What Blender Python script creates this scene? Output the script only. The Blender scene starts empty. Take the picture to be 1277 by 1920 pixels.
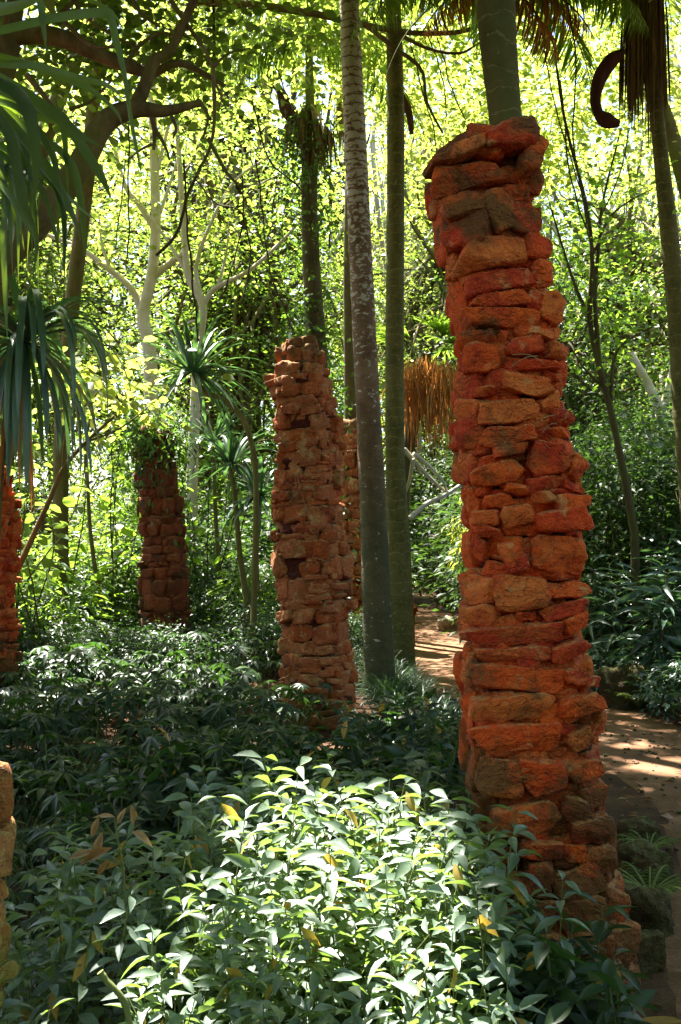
import bpy, math, random
import numpy as np
from math import radians, sin, cos, pi, atan2, sqrt

sc = bpy.context.scene
# ------------------------------------------------------------------ camera, sky, sun, exposure
EYE = 1.6; FPX = 1925.0; HOR = 1000.0; CXP = 638.5; CYP = 960.0
PITCH = math.atan((HOR - CYP) / FPX)
cd = bpy.data.cameras.new('camera'); cam = bpy.data.objects.new('camera', cd)
sc.collection.objects.link(cam); sc.camera = cam
cd.sensor_fit = 'VERTICAL'; cd.sensor_height = 36.0; cd.lens = 36.0 * FPX / 1920.0
cd.clip_start = 0.05; cd.clip_end = 2000
cam.location = (0, 0, EYE); cam.rotation_euler = (radians(90) + PITCH, 0, 0)

SUN_EL = radians(63); SUN_AZ = radians(-38)      # azimuth from +Y (view direction), negative = left
S = np.array([sin(SUN_AZ) * cos(SUN_EL), cos(SUN_AZ) * cos(SUN_EL), sin(SUN_EL)])
w = bpy.data.worlds.new('World'); sc.world = w; w.use_nodes = True
nt = w.node_tree; bg = nt.nodes['Background']
sky = nt.nodes.new('ShaderNodeTexSky'); sky.sky_type = 'NISHITA'; sky.sun_disc = False
sky.sun_elevation = SUN_EL; sky.sun_rotation = SUN_AZ; sky.dust_density = 2.0; sky.ozone_density = 1.0
nt.links.new(sky.outputs[0], bg.inputs[0]); bg.inputs[1].default_value = 0.055
ld = bpy.data.lights.new('sun', 'SUN'); sun = bpy.data.objects.new('sun', ld); sc.collection.objects.link(sun)
ld.energy = 5.0; ld.angle = radians(0.5); ld.color = (1.0, 0.95, 0.86)
from mathutils import Vector, noise as mnoise
sun.rotation_euler = Vector(S.tolist()).to_track_quat('Z', 'Y').to_euler()
sc.view_settings.view_transform = 'Standard'; sc.view_settings.look = 'None'
sc.view_settings.exposure = 3.05; sc.view_settings.gamma = 1.0
try:
    cy = sc.cycles
    cy.max_bounces = 7; cy.diffuse_bounces = 4; cy.glossy_bounces = 2; cy.transmission_bounces = 5
    cy.transparent_max_bounces = 4; cy.use_denoising = True; cy.caustics_reflective = False; cy.caustics_refractive = False
    cy.sample_clamp_indirect = 6.0
except Exception: pass

# ------------------------------------------------------------------ helpers
R = np.random.default_rng(7)
def Wp(px, py, Y):
    """world point at depth Y seen at photograph pixel px,py (used to read positions off the photo)"""
    x = (px - CXP) / FPX; z = (CYP - py) / FPX
    c, s = cos(PITCH), sin(PITCH)
    dy = c - z * s; dz = s + z * c
    t = Y / dy
    return np.array([x * t, Y, EYE + dz * t])

def vnoise(p, seed=0):
    """vectorised 3-D value noise, -1..1"""
    p = np.asarray(p, float)
    i = np.floor(p).astype(np.int64); f = p - i; f = f * f * (3 - 2 * f)
    def h(a):
        n = (a[..., 0] * 73856093) ^ (a[..., 1] * 19349663) ^ (a[..., 2] * 83492791) ^ (seed * 2654435761)
        n = (n ^ (n >> 13)) * 1274126177 & 0x7fffffff
        n = (n ^ (n >> 15)) * 2246822519 & 0x7fffffff
        return (n & 0xffff) / 32767.5 - 1
    r = 0
    for dx in (0, 1):
        for dy in (0, 1):
            for dz in (0, 1):
                wgt = (f[..., 0] if dx else 1 - f[..., 0]) * (f[..., 1] if dy else 1 - f[..., 1]) * (f[..., 2] if dz else 1 - f[..., 2])
                r = r + wgt * h(i + np.array([dx, dy, dz]))
    return r
def fbm(p, o=3, seed=0):
    r = 0; a = 1; t = 0
    for k in range(o):
        r = r + a * vnoise(np.asarray(p) * 2 ** k, seed + k * 17); t += a; a *= .5
    return r / t

class MB:
    def __init__(s): s.v = []; s.f = {}; s.n = 0; s.mi = {}
    def add(s, v, f, mi=0):
        v = np.asarray(v, float).reshape(-1, 3); f = np.asarray(f, np.int64)
        if len(v) == 0: return
        s.v.append(v); s.f.setdefault((f.shape[1], mi), []).append(f + s.n); s.n += len(v)
    def mesh(s, name, mats, smooth=False):
        me = bpy.data.meshes.new(name)
        v = np.concatenate(s.v); lens = []; idx = []; ms = []
        for (k, mi), fs in s.f.items():
            F = np.concatenate(fs); lens.append(np.full(len(F), k)); idx.append(F.ravel()); ms.append(np.full(len(F), mi))
        lens = np.concatenate(lens); idx = np.concatenate(idx); ms = np.concatenate(ms)
        me.vertices.add(len(v)); me.vertices.foreach_set('co', v.astype(np.float32).ravel())
        me.loops.add(len(idx)); me.loops.foreach_set('vertex_index', idx.astype(np.int32))
        me.polygons.add(len(lens))
        me.polygons.foreach_set('loop_start', (np.cumsum(lens) - lens).astype(np.int32))
        me.polygons.foreach_set('loop_total', lens.astype(np.int32))
        me.polygons.foreach_set('material_index', ms.astype(np.int32))
        if smooth: me.polygons.foreach_set('use_smooth', np.ones(len(lens), bool))
        me.update(calc_edges=True)
        for m in (mats if isinstance(mats, (list, tuple)) else [mats]): me.materials.append(m)
        return me
def obj(name, mb, mats, parent=None, smooth=False, loc=(0, 0, 0), rz=0.0, sc_=1.0):
    me = mb if isinstance(mb, bpy.types.Mesh) else mb.mesh(name, mats, smooth)
    o = bpy.data.objects.new(name, me); sc.collection.objects.link(o); o.location = loc
    o.rotation_euler = (0, 0, rz); o.scale = (sc_, sc_, sc_)
    if parent: o.parent = parent
    return o
def tag(o, label=None, cat=None, group=None, kind=None):
    if label: o['label'] = label
    if cat: o['category'] = cat
    if group: o['group'] = group
    if kind: o['kind'] = kind
    return o
def thing(name, label, cat, loc=(0, 0, 0), rz=0, group=None, s=1.0, kind=None):
    o = bpy.data.objects.new(name, None); sc.collection.objects.link(o); o.location = [float(c) for c in loc]
    o.rotation_euler = (0, 0, rz); o.scale = (s, s, s); o.empty_display_size = .1
    return tag(o, label, cat, group, kind)
def dup(root, loc, rz=0, s=1.0, label=None):
    r = root.copy(); sc.collection.objects.link(r); r.location = [float(c) for c in loc]; r.rotation_euler = (0, 0, rz); r.scale = (s, s, s)
    if label: r['label'] = label
    for ch in list(root.children):
        c = ch.copy(); sc.collection.objects.link(c); c.parent = r
        for g in ch.children:
            d = g.copy(); sc.collection.objects.link(d); d.parent = c
    return r
def unit(a):
    a = np.asarray(a, float); return a / (np.linalg.norm(a, axis=-1, keepdims=True) + 1e-9)

def tube(mb, pts, rad, k=8, mi=0, cap=True, lump=0.0, seed=0):
    pts = np.asarray(pts, float); rad = np.broadcast_to(np.asarray(rad, float), (len(pts),)).copy(); n = len(pts)
    t = unit(np.gradient(pts, axis=0))
    ref = np.array([0.123, 1, 0.05]) if abs(t[0][2]) > .7 else np.array([0, 0.05, 1.0])
    u = unit(np.cross(t, ref)); v = np.cross(t, u)
    a = np.arange(k) * 2 * pi / k
    ring = pts[:, None] + (u[:, None] * np.cos(a)[None, :, None] + v[:, None] * np.sin(a)[None, :, None]) * rad[:, None, None]
    V = ring.reshape(-1, 3)
    if lump: 
        out = (V - np.repeat(pts, k, 0)); V = V + out * (lump * fbm(V * (1.2 / max(rad.max(), .02)) , 3, seed))[:, None]
    i = np.arange(n - 1)[:, None] * k; j = np.arange(k)[None]; j2 = (j + 1) % k
    F = np.stack([i + j, i + j2, i + k + j2, i + k + j], -1).reshape(-1, 4)
    mb.add(V, F, mi)
    if cap:
        for e, fl in ((0, 1), (n - 1, 0)):
            c = np.vstack([V[e * k:(e + 1) * k], pts[e]])
            jj = np.arange(k); f = np.stack([jj, (jj + 1) % k, np.full(k, k)], -1)
            mb.add(c, f[:, ::-1] if fl else f, mi)
def spline(P, n):
    """Catmull-Rom through P (any width)"""
    P = np.asarray(P, float); m = len(P)
    Q = np.vstack([2 * P[0] - P[1], P, 2 * P[-1] - P[-2]])
    t = np.linspace(0, m - 1 - 1e-6, n); i = t.astype(int); f = (t - i)[:, None]
    a, b, c, d = Q[i], Q[i + 1], Q[i + 2], Q[i + 3]
    return .5 * (2 * b + (c - a) * f + (2 * a - 5 * b + 4 * c - d) * f ** 2 + (3 * b - a - 3 * c + d) * f ** 3)

def scatter(mb, tmpl, pos, dirn, nrm, size, mi=0, wid=None):
    """place leaf template (x across, y along, z normal) at positions"""
    tv, tf = tmpl; n = len(pos)
    if n == 0: return
    y = unit(dirn); x = unit(np.cross(y, nrm)); z = np.cross(x, y)
    size = np.broadcast_to(size, (n,)); ws = size if wid is None else size * wid
    V = pos[:, None] + x[:, None] * (tv[None, :, 0:1] * np.reshape(ws, (-1, 1, 1))) + y[:, None] * (tv[None, :, 1:2] * size[:, None, None]) + z[:, None] * (tv[None, :, 2:3] * size[:, None, None])
    F = (tf[None] + (np.arange(n) * len(tv))[:, None, None]).reshape(-1, tf.shape[1])
    mb.add(V.reshape(-1, 3), F, mi)
def leaf_t(wr=.3, fold=.12, droop=.25, n=4, peak=.42):
    v = []; f = []
    for i in range(n + 1):
        t = i / n
        wv = wr * (t / peak) ** .7 * 1 if t < peak else wr * max(0, 1 - ((t - peak) / (1 - peak)) ** 1.7)
        if i == 0: wv = wr * .08
        z = -droop * t * t
        v += [(-wv / 2, t, z + fold * wv), (0, t, z), (wv / 2, t, z + fold * wv)]
    for i in range(n):
        a = i * 3
        f += [(a, a + 1, a + 4, a + 3), (a + 1, a + 2, a + 5, a + 4)]
    return np.array(v), np.array(f)
LEAF = leaf_t(.38, .25, .35, 5)
LEAF_M = leaf_t(.42, .2, .2, 2, .5)
LEAF_L = leaf_t(.24, .3, .35, 3)
DIAMOND = (np.array([(0, 0, 0), (.26, .45, .05), (0, 1, -.1), (-.26, .45, .05)]), np.array([(0, 1, 2, 3)]))
ROUND = (np.array([(0, 0, 0), (.33, .3, .06), (.3, .7, .04), (0, 1, -.08), (-.3, .7, .04), (-.33, .3, .06)]), np.array([(0, 1, 2, 3, 4, 5)]))

def strap(mb, p0, d, L, wd, droop, n=9, fold=.25, mi=0, twist=0.0, tip=.55, rng=R):
    p = np.array(p0, float); d = unit(np.array(d, float)); pts = [p.copy()]; step = L / n; dirs = [d.copy()]
    for i in range(n):
        d = unit(d + np.array([0, 0, -droop * step * (0.4 + 1.8 * i / n)])); p = p + d * step; pts.append(p.copy()); dirs.append(d.copy())
    pts = np.array(pts); t = np.linspace(0, 1, n + 1); dirs = np.array(dirs)
    up = np.array([0, 0, 1.0]); side = unit(np.cross(dirs[0], up + .01)); 
    sides = np.repeat(side[None], n + 1, 0); nr = np.cross(sides, dirs)
    a = twist * t; sd = sides * np.cos(a)[:, None] + nr * np.sin(a)[:, None]; nn = np.cross(sd, dirs)
    wv = wd * np.where(t < .12, .55 + .45 * t / .12, np.where(t < tip, 1, np.sqrt(np.clip(1 - ((t - tip) / (1 - tip)) ** 1.6, 0.0003, 1))))
    A = pts - sd * wv[:, None] / 2 + nn * (fold * wv)[:, None]; B = pts + sd * wv[:, None] / 2 + nn * (fold * wv)[:, None]
    V = np.stack([A, pts, B], 1).reshape(-1, 3)
    i = np.arange(n)[:, None] * 3
    F = np.concatenate([i + np.array([[0, 1, 4, 3]]), i + np.array([[1, 2, 5, 4]])])
    mb.add(V, F, mi)

# ------------------------------------------------------------------ materials
def mat(name):
    m = bpy.data.materials.new(name); m.use_nodes = True; n = m.node_tree; n.nodes.clear(); return m, n.nodes, n.links
def ramp(N, L, src, stops):
    r = N.new('ShaderNodeValToRGB'); e = r.color_ramp.elements
    e[0].position, e[0].color = stops[0][0], (*stops[0][1], 1)
    e[1].position, e[1].color = stops[-1][0], (*stops[-1][1], 1)
    for p, c in stops[1:-1]:
        x = e.new(p); x.color = (*c, 1)
    L.new(src, r.inputs[0]); return r.outputs[0]
def noi(N, L, scale, det=4, rough=.55, vec=None, dist=0):
    t = N.new('ShaderNodeTexNoise'); t.inputs['Scale'].default_value = scale; t.inputs['Detail'].default_value = det
    t.inputs['Roughness'].default_value = rough; t.inputs['Distortion'].default_value = dist
    if vec is not None: L.new(vec, t.inputs['Vector'])
    return t.outputs[0]
def mixc(N, L, fac, a, b, mode='MIX'):
    m = N.new('ShaderNodeMix'); m.data_type = 'RGBA'; m.blend_type = mode
    for s_, x in ((0, fac), (6, a), (7, b)):
        if isinstance(x, (tuple, list)): m.inputs[s_].default_value = (*x, 1)
        elif isinstance(x, (int, float)): m.inputs[s_].default_value = x
        else: L.new(x, m.inputs[s_])
    return m.outputs[2]
def mth(N, L, op, a, b=0.0, c=None):
    m = N.new('ShaderNodeMath'); m.operation = op
    for i, x in enumerate((a, b) if c is None else (a, b, c)):
        if isinstance(x, (int, float)): m.inputs[i].default_value = x
        else: L.new(x, m.inputs[i])
    return m.outputs[0]
def bump(N, L, h, st=.5, d=.01):
    b = N.new('ShaderNodeBump'); b.inputs['Strength'].default_value = st; b.inputs['Distance'].default_value = d
    L.new(h, b.inputs['Height']); return b.outputs[0]

def leafmat(name, stops, trans, tw=.45, rough=.42, spec=.4, nscale=14):
    """stops: colours picked per leaf; trans: colour of light coming through"""
    m, N, L = mat(name)
    out = N.new('ShaderNodeOutputMaterial'); g = N.new('ShaderNodeNewGeometry'); tc = N.new('ShaderNodeTexCoord')
    oi = N.new('ShaderNodeObjectInfo')
    k = len(stops); col = ramp(N, L, g.outputs['Random Per Island'], [(i / max(1, k - 1), c) for i, c in enumerate(stops)])
    nz = noi(N, L, nscale, 3, .6, tc.outputs['Object'])
    v = mth(N, L, 'MULTIPLY_ADD', nz, 1.3, .35)
    v2 = mth(N, L, 'MULTIPLY_ADD', oi.outputs['Random'], .3, .85)
    vv = mth(N, L, 'MULTIPLY', v, v2)
    hsv = N.new('ShaderNodeHueSaturation'); L.new(col, hsv.inputs['Color']); L.new(vv, hsv.inputs['Value'])
    p = N.new('ShaderNodeBsdfPrincipled'); L.new(hsv.outputs[0], p.inputs['Base Color'])
    p.inputs['Roughness'].default_value = rough; p.inputs['Specular IOR Level'].default_value = spec
    t = N.new('ShaderNodeBsdfTranslucent')
    tcol = mixc(N, L, .35, trans, hsv.outputs[0]); L.new(tcol, t.inputs['Color'])
    mx = N.new('ShaderNodeMixShader'); mx.inputs[0].default_value = tw
    L.new(p.outputs[0], mx.inputs[1]); L.new(t.outputs[0], mx.inputs[2]); L.new(mx.outputs[0], out.inputs[0])
    return m
def barkmat(name, stops, scale=6, zs=.3, rings=0, lichen=None, lich_amt=.6, bmp=.4, moss=None, ringcol=(.02, .02, .012)):
    m, N, L = mat(name)
    out = N.new('ShaderNodeOutputMaterial'); tc = N.new('ShaderNodeTexCoord'); mp = N.new('ShaderNodeMapping')
    mp.inputs['Scale'].default_value = (1, 1, zs); L.new(tc.outputs['Object'], mp.inputs[0])
    a = noi(N, L, scale, 6, .65, mp.outputs[0]); b = noi(N, L, scale * 5, 4, .6, mp.outputs[0])
    ab = mth(N, L, 'MULTIPLY_ADD', b, .35, mth(N, L, 'MULTIPLY', a, .75))
    col = ramp(N, L, ab, [(.3 + .45 * i / (len(stops) - 1), c) for i, c in enumerate(stops)])
    h = ab
    if rings:
        sx = N.new('ShaderNodeSeparateXYZ'); L.new(tc.outputs['Object'], sx.inputs[0])
        wob = mth(N, L, 'MULTIPLY_ADD', noi(N, L, 3.5, 4, .6, tc.outputs['Object']), 2.4, 0.0)
        ph = mth(N, L, 'ADD', mth(N, L, 'MULTIPLY', sx.outputs[2], rings), wob)
        fr = mth(N, L, 'FRACT', ph)
        ln = ramp(N, L, fr, [(0, (1, 1, 1)), (.07, (1, 1, 1)), (.13, (0, 0, 0)), (1, (0, 0, 0))])
        brk = ramp(N, L, b, [(.35, (0, 0, 0)), (.5, (1, 1, 1))])
        lf = mth(N, L, 'MULTIPLY', ln, brk)
        col = mixc(N, L, mth(N, L, 'MULTIPLY', lf, .75), col, ringcol)
        h = mth(N, L, 'MULTIPLY_ADD', ln, -.5, ab)
    if moss:
        col = mixc(N, L, ramp(N, L, noi(N, L, 2.2, 4, .6, tc.outputs['Object']), [(.45, (0, 0, 0)), (.62, (1, 1, 1))]), col, moss)
    if lichen:
        mp2 = N.new('ShaderNodeMapping'); mp2.inputs['Scale'].default_value = (1, 1, .55); L.new(tc.outputs['Object'], mp2.inputs[0])
        lz = noi(N, L, 26, 3, .6, mp2.outputs[0], .5)
        col = mixc(N, L, ramp(N, L, lz, [(lich_amt, (0, 0, 0)), (lich_amt + .05, (1, 1, 1))]), col, lichen)
    p = N.new('ShaderNodeBsdfPrincipled'); L.new(col, p.inputs['Base Color']); p.inputs['Roughness'].default_value = .85
    p.inputs['Specular IOR Level'].default_value = .25
    L.new(bump(N, L, h, bmp, .02), p.inputs['Normal']); L.new(p.outputs[0], out.inputs[0]); return m
def stonemat(name, stops, mossc, pale, pale_amt=.62, moss_amt=.6, moss_dark_z=None, ledge=.6):
    m, N, L = mat(name)
    out = N.new('ShaderNodeOutputMaterial'); tc = N.new('ShaderNodeTexCoord'); g = N.new('ShaderNodeNewGeometry')
    V = tc.outputs['Object']
    k = len(stops)
    a = noi(N, L, 7, 6, .65, V); b = noi(N, L, 34, 5, .65, V); c = noi(N, L, 130, 3, .6, V)
    isl = mth(N, L, 'MULTIPLY_ADD', g.outputs['Random Per Island'], .55, mth(N, L, 'MULTIPLY', a, .55))
    col = ramp(N, L, isl, [(.15 + .7 * i / (k - 1), cc) for i, cc in enumerate(stops)])
    dk = ramp(N, L, b, [(.28, (.28, .24, .22)), (.47, (.9, .88, .86)), (.72, (1.0, 1.0, 1.0))])
    col = mixc(N, L, .8, col, dk, 'MULTIPLY')
    # worn ochre / cream bloom
    pz = noi(N, L, 9, 7, .7, V, .6)
    col = mixc(N, L, mth(N, L, 'MULTIPLY', ramp(N, L, pz, [(pale_amt, (0, 0, 0)), (pale_amt + .07, (1, 1, 1))]), .75), col, pale)
    # dark moss; when asked more near the top, and darker toward the base
    mz = noi(N, L, 5, 6, .65, V, .3)
    if moss_dark_z:
        sx = N.new('ShaderNodeSeparateXYZ'); L.new(V, sx.inputs[0])
        mr = N.new('ShaderNodeMapRange'); L.new(sx.outputs[2], mr.inputs[0])
        mr.inputs[1].default_value = moss_dark_z[0]; mr.inputs[2].default_value = moss_dark_z[1]; mr.inputs[3].default_value = moss_dark_z[2]; mr.inputs[4].default_value = 0
        mz = mth(N, L, 'ADD', mz, mr.outputs[0])
        mr2 = N.new('ShaderNodeMapRange'); L.new(sx.outputs[2], mr2.inputs[0])
        mr2.inputs[1].default_value = moss_dark_z[3]; mr2.inputs[2].default_value = moss_dark_z[4]; mr2.inputs[3].default_value = 0; mr2.inputs[4].default_value = .2
        mz = mth(N, L, 'ADD', mz, mr2.outputs[0])
    col = mixc(N, L, mth(N, L, 'MULTIPLY', ramp(N, L, mz, [(moss_amt - .05, (0, 0, 0)), (moss_amt + .1, (1, 1, 1))]), .8), col, mossc)
    # upward faces paler: dust and lichen, and a top-lit look painted in
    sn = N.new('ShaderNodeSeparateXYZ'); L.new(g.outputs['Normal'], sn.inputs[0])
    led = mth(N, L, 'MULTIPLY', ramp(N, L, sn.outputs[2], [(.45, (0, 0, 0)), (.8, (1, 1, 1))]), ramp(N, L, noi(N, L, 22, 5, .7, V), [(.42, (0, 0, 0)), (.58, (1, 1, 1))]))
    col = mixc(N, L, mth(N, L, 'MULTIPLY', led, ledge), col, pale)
    # chipped streaks and pits
    vz = N.new('ShaderNodeTexVoronoi'); vz.feature = 'DISTANCE_TO_EDGE'; vz.inputs['Scale'].default_value = 17; 
    mpv = N.new('ShaderNodeMapping'); mpv.inputs['Scale'].default_value = (1, 1, 1.9)
    wv = N.new('ShaderNodeVectorMath'); wv.operation = 'ADD'; nzc = N.new('ShaderNodeTexNoise'); nzc.inputs['Scale'].default_value = 9; nzc.inputs['Detail'].default_value = 5; L.new(V, nzc.inputs['Vector'])
    sc3 = N.new('ShaderNodeVectorMath'); sc3.operation = 'SCALE'; sc3.inputs[3].default_value = .16; L.new(nzc.outputs[1], sc3.inputs[0]); L.new(V, wv.inputs[0]); L.new(sc3.outputs[0], wv.inputs[1]); L.new(wv.outputs[0], mpv.inputs[0]); L.new(mpv.outputs[0], vz.inputs['Vector'])
    crk = ramp(N, L, vz.outputs['Distance'], [(0, (0, 0, 0)), (.10, (1, 1, 1))])
    crm = mth(N, L, 'MAXIMUM', crk, ramp(N, L, a, [(.42, (1, 1, 1)), (.56, (0, 0, 0))]))
    p = N.new('ShaderNodeBsdfPrincipled'); L.new(col, p.inputs['Base Color']); p.inputs['Roughness'].default_value = .8
    p.inputs['Specular IOR Level'].default_value = .3
    h = mth(N, L, 'MULTIPLY_ADD', b, .9, mth(N, L, 'MULTIPLY_ADD', c, .3, mth(N, L, 'MULTIPLY_ADD', a, 1.0, mth(N, L, 'MULTIPLY', crm, .28))))
    L.new(bump(N, L, h, .9, .045), p.inputs['Normal']); L.new(p.outputs[0], out.inputs[0]); return m

M = {}
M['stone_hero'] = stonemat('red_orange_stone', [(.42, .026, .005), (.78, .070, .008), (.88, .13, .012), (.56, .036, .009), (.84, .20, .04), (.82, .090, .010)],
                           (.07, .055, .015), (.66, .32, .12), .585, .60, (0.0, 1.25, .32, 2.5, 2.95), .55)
M['mortar_hero'] = stonemat('red_earth_mortar', [(.03, .006, .003), (.07, .011, .004), (.14, .02, .006)], (.07, .05, .015), (.45, .20, .1), .62, .62, (0.0, 1.1, .3, 2.75, 3.05))
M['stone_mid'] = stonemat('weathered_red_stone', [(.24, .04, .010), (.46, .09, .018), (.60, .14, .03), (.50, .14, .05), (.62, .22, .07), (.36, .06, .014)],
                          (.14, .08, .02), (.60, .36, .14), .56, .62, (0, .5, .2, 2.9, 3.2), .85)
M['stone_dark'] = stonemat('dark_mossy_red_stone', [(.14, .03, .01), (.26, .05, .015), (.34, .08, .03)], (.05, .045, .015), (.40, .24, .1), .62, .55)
M['stone_moss'] = stonemat('moss_covered_rock', [(.06, .04, .015), (.11, .06, .02), (.10, .035, .012)], (.05, .06, .01), (.18, .16, .05), .62, .47)
M['stone_lichen'] = stonemat('yellow_lichen_stone', [(.38, .12, .03), (.45, .2, .06)], (.30, .26, .05), (.5, .36, .14), .5, .5)
M['stone_white'] = stonemat('pale_whitish_stone', [(.45, .36, .26), (.55, .46, .34)], (.3, .25, .15), (.6, .55, .45))  # whitish rock, its own colour

# foliage
M['lf_fg'] = leafmat('broad_leaf_grey_green', [(.06, .09, .065), (.11, .155, .12), (.19, .24, .20), (.08, .12, .075), (.15, .20, .155)], (.32, .52, .02), .33, .38, .8, 40)
M['lf_fg_y'] = leafmat('yellowing_leaf', [(.42, .30, .06), (.36, .34, .07), (.45, .22, .05), (.3, .3, .1)], (.7, .45, .05), .45, .5, .35, 30)
M['lf_dark'] = leafmat('dark_glossy_leaf', [(.03, .065, .045), (.05, .095, .07), (.07, .12, .09), (.04, .08, .045)], (.14, .32, .04), .28, .34, .8, 5)
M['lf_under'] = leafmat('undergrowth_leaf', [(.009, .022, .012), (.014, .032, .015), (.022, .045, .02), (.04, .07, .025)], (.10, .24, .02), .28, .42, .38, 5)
M['lf_can'] = leafmat('canopy_leaf', [(.05, .10, .02), (.10, .17, .03), (.04, .09, .02), (.14, .20, .04), (.08, .14, .02)], (.30, .44, .05), .55, .4, .45, .55)
M['lf_can2'] = leafmat('yellow_green_canopy_leaf', [(.08, .14, .02), (.13, .18, .03), (.17, .22, .05), (.06, .12, .02)], (.54, .64, .09), .62, .45, .4, .5)
M['lf_mid'] = leafmat('mid_green_tree_leaf', [(.05, .10, .02), (.07, .14, .025), (.09, .15, .02)], (.36, .58, .04), .52, .42, .4, 1.5)
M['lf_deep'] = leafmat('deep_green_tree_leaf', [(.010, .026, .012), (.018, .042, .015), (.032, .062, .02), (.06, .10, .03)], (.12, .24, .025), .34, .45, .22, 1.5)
M['lf_strap'] = leafmat('blue_green_strap_leaf', [(.010, .028, .02), (.014, .036, .024), (.02, .042, .024)], (.42, .66, .03), .42, .38, .4, 6)
M['lf_bamboo'] = leafmat('bamboo_leaf', [(.14, .19, .04), (.18, .22, .05), (.10, .16, .04)], (.6, .65, .06), .5, .42, .4, 4)
M['lf_ivy'] = leafmat('ivy_leaf', [(.025, .055, .018), (.04, .08, .025), (.06, .10, .02)], (.22, .42, .03), .4, .45, .4, 3)
M['lf_grass'] = leafmat('mondo_grass_blade', [(.03, .065, .04), (.045, .09, .055), (.06, .10, .06)], (.15, .3, .05), .25, .38, .5, 8)
M['lf_dead'] = leafmat('dry_brown_frond', [(.24, .09, .03), (.42, .18, .05), (.14, .05, .02), (.46, .26, .10), (.34, .12, .03)], (.75, .30, .05), .35, .6, .2, 6)
M['lf_tan'] = leafmat('withered_tan_leaf', [(.36, .22, .12), (.45, .32, .2), (.30, .17, .08), (.42, .2, .06)], (.5, .3, .1), .3, .6, .3, 40)
M['lf_litter'] = leafmat('fallen_dry_leaf', [(.16, .06, .03), (.24, .10, .05), (.10, .04, .02), (.34, .2, .12)], (.3, .12, .03), .2, .55, .3, 12)
M['bk_dark'] = barkmat('dark_tree_bark', [(.025, .018, .008), (.06, .042, .018), (.10, .075, .03)], 7, .35, moss=(.07, .07, .015))
M['bk_limb'] = barkmat('brown_mossy_limb_bark', [(.03, .022, .010), (.11, .08, .035), (.22, .17, .08)], 6, .4, moss=(.10, .10, .02))
M['bk_white'] = barkmat('pale_grey_bark', [(.30, .27, .22), (.42, .39, .34), (.52, .48, .43)], 4, .4, moss=(.36, .34, .18), bmp=.2)
M['bk_thin'] = barkmat('greenish_sapling_bark', [(.06, .05, .015), (.12, .10, .03), (.16, .14, .05)], 9, .3)
M['palm_g'] = barkmat('ringed_green_palm_bark', [(.03, .03, .01), (.07, .07, .018), (.12, .105, .03), (.15, .12, .05)], 6, .8, rings=9, lichen=(.22, .25, .14), lich_amt=.68, ringcol=(.20, .19, .07), bmp=.6)
M['palm_d'] = barkmat('dark_ringed_palm_bark', [(.04, .042, .012), (.075, .075, .022), (.11, .10, .035)], 3, .6, rings=7, lichen=(.2, .2, .12), lich_amt=.66, ringcol=(.17, .16, .07), bmp=.6)
M['palm_w'] = barkmat('brown_palm_bark_with_pale_lichen', [(.05, .032, .014), (.10, .062, .026), (.13, .09, .04)], 3, .5, rings=10, lichen=(.36, .34, .26), lich_amt=.62, ringcol=(.05, .035, .015), bmp=.35)
M['spathe'] = barkmat('dark_red_brown_spathe', [(.02, .010, .010), (.05, .016, .014), (.10, .035, .02)], 14, .15, bmp=.15)
M['stem'] = barkmat('green_stem', [(.06, .09, .02), (.12, .14, .04), (.18, .19, .06)], 20, .3, bmp=.1)
M['fibre'] = barkmat('brown_palm_fibre', [(.04, .025, .010), (.14, .085, .035), (.30, .20, .09)], 40, .08, bmp=.5)
M['fibre_pale'] = barkmat('pale_torn_sheath', [(.3, .18, .09), (.45, .3, .16), (.5, .38, .2)], 30, .08, bmp=.4)
M['root'] = barkmat('dry_pale_rootlet', [(.2, .13, .06), (.32, .22, .1), (.4, .3, .16)], 20, 1, bmp=.2)

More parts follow.
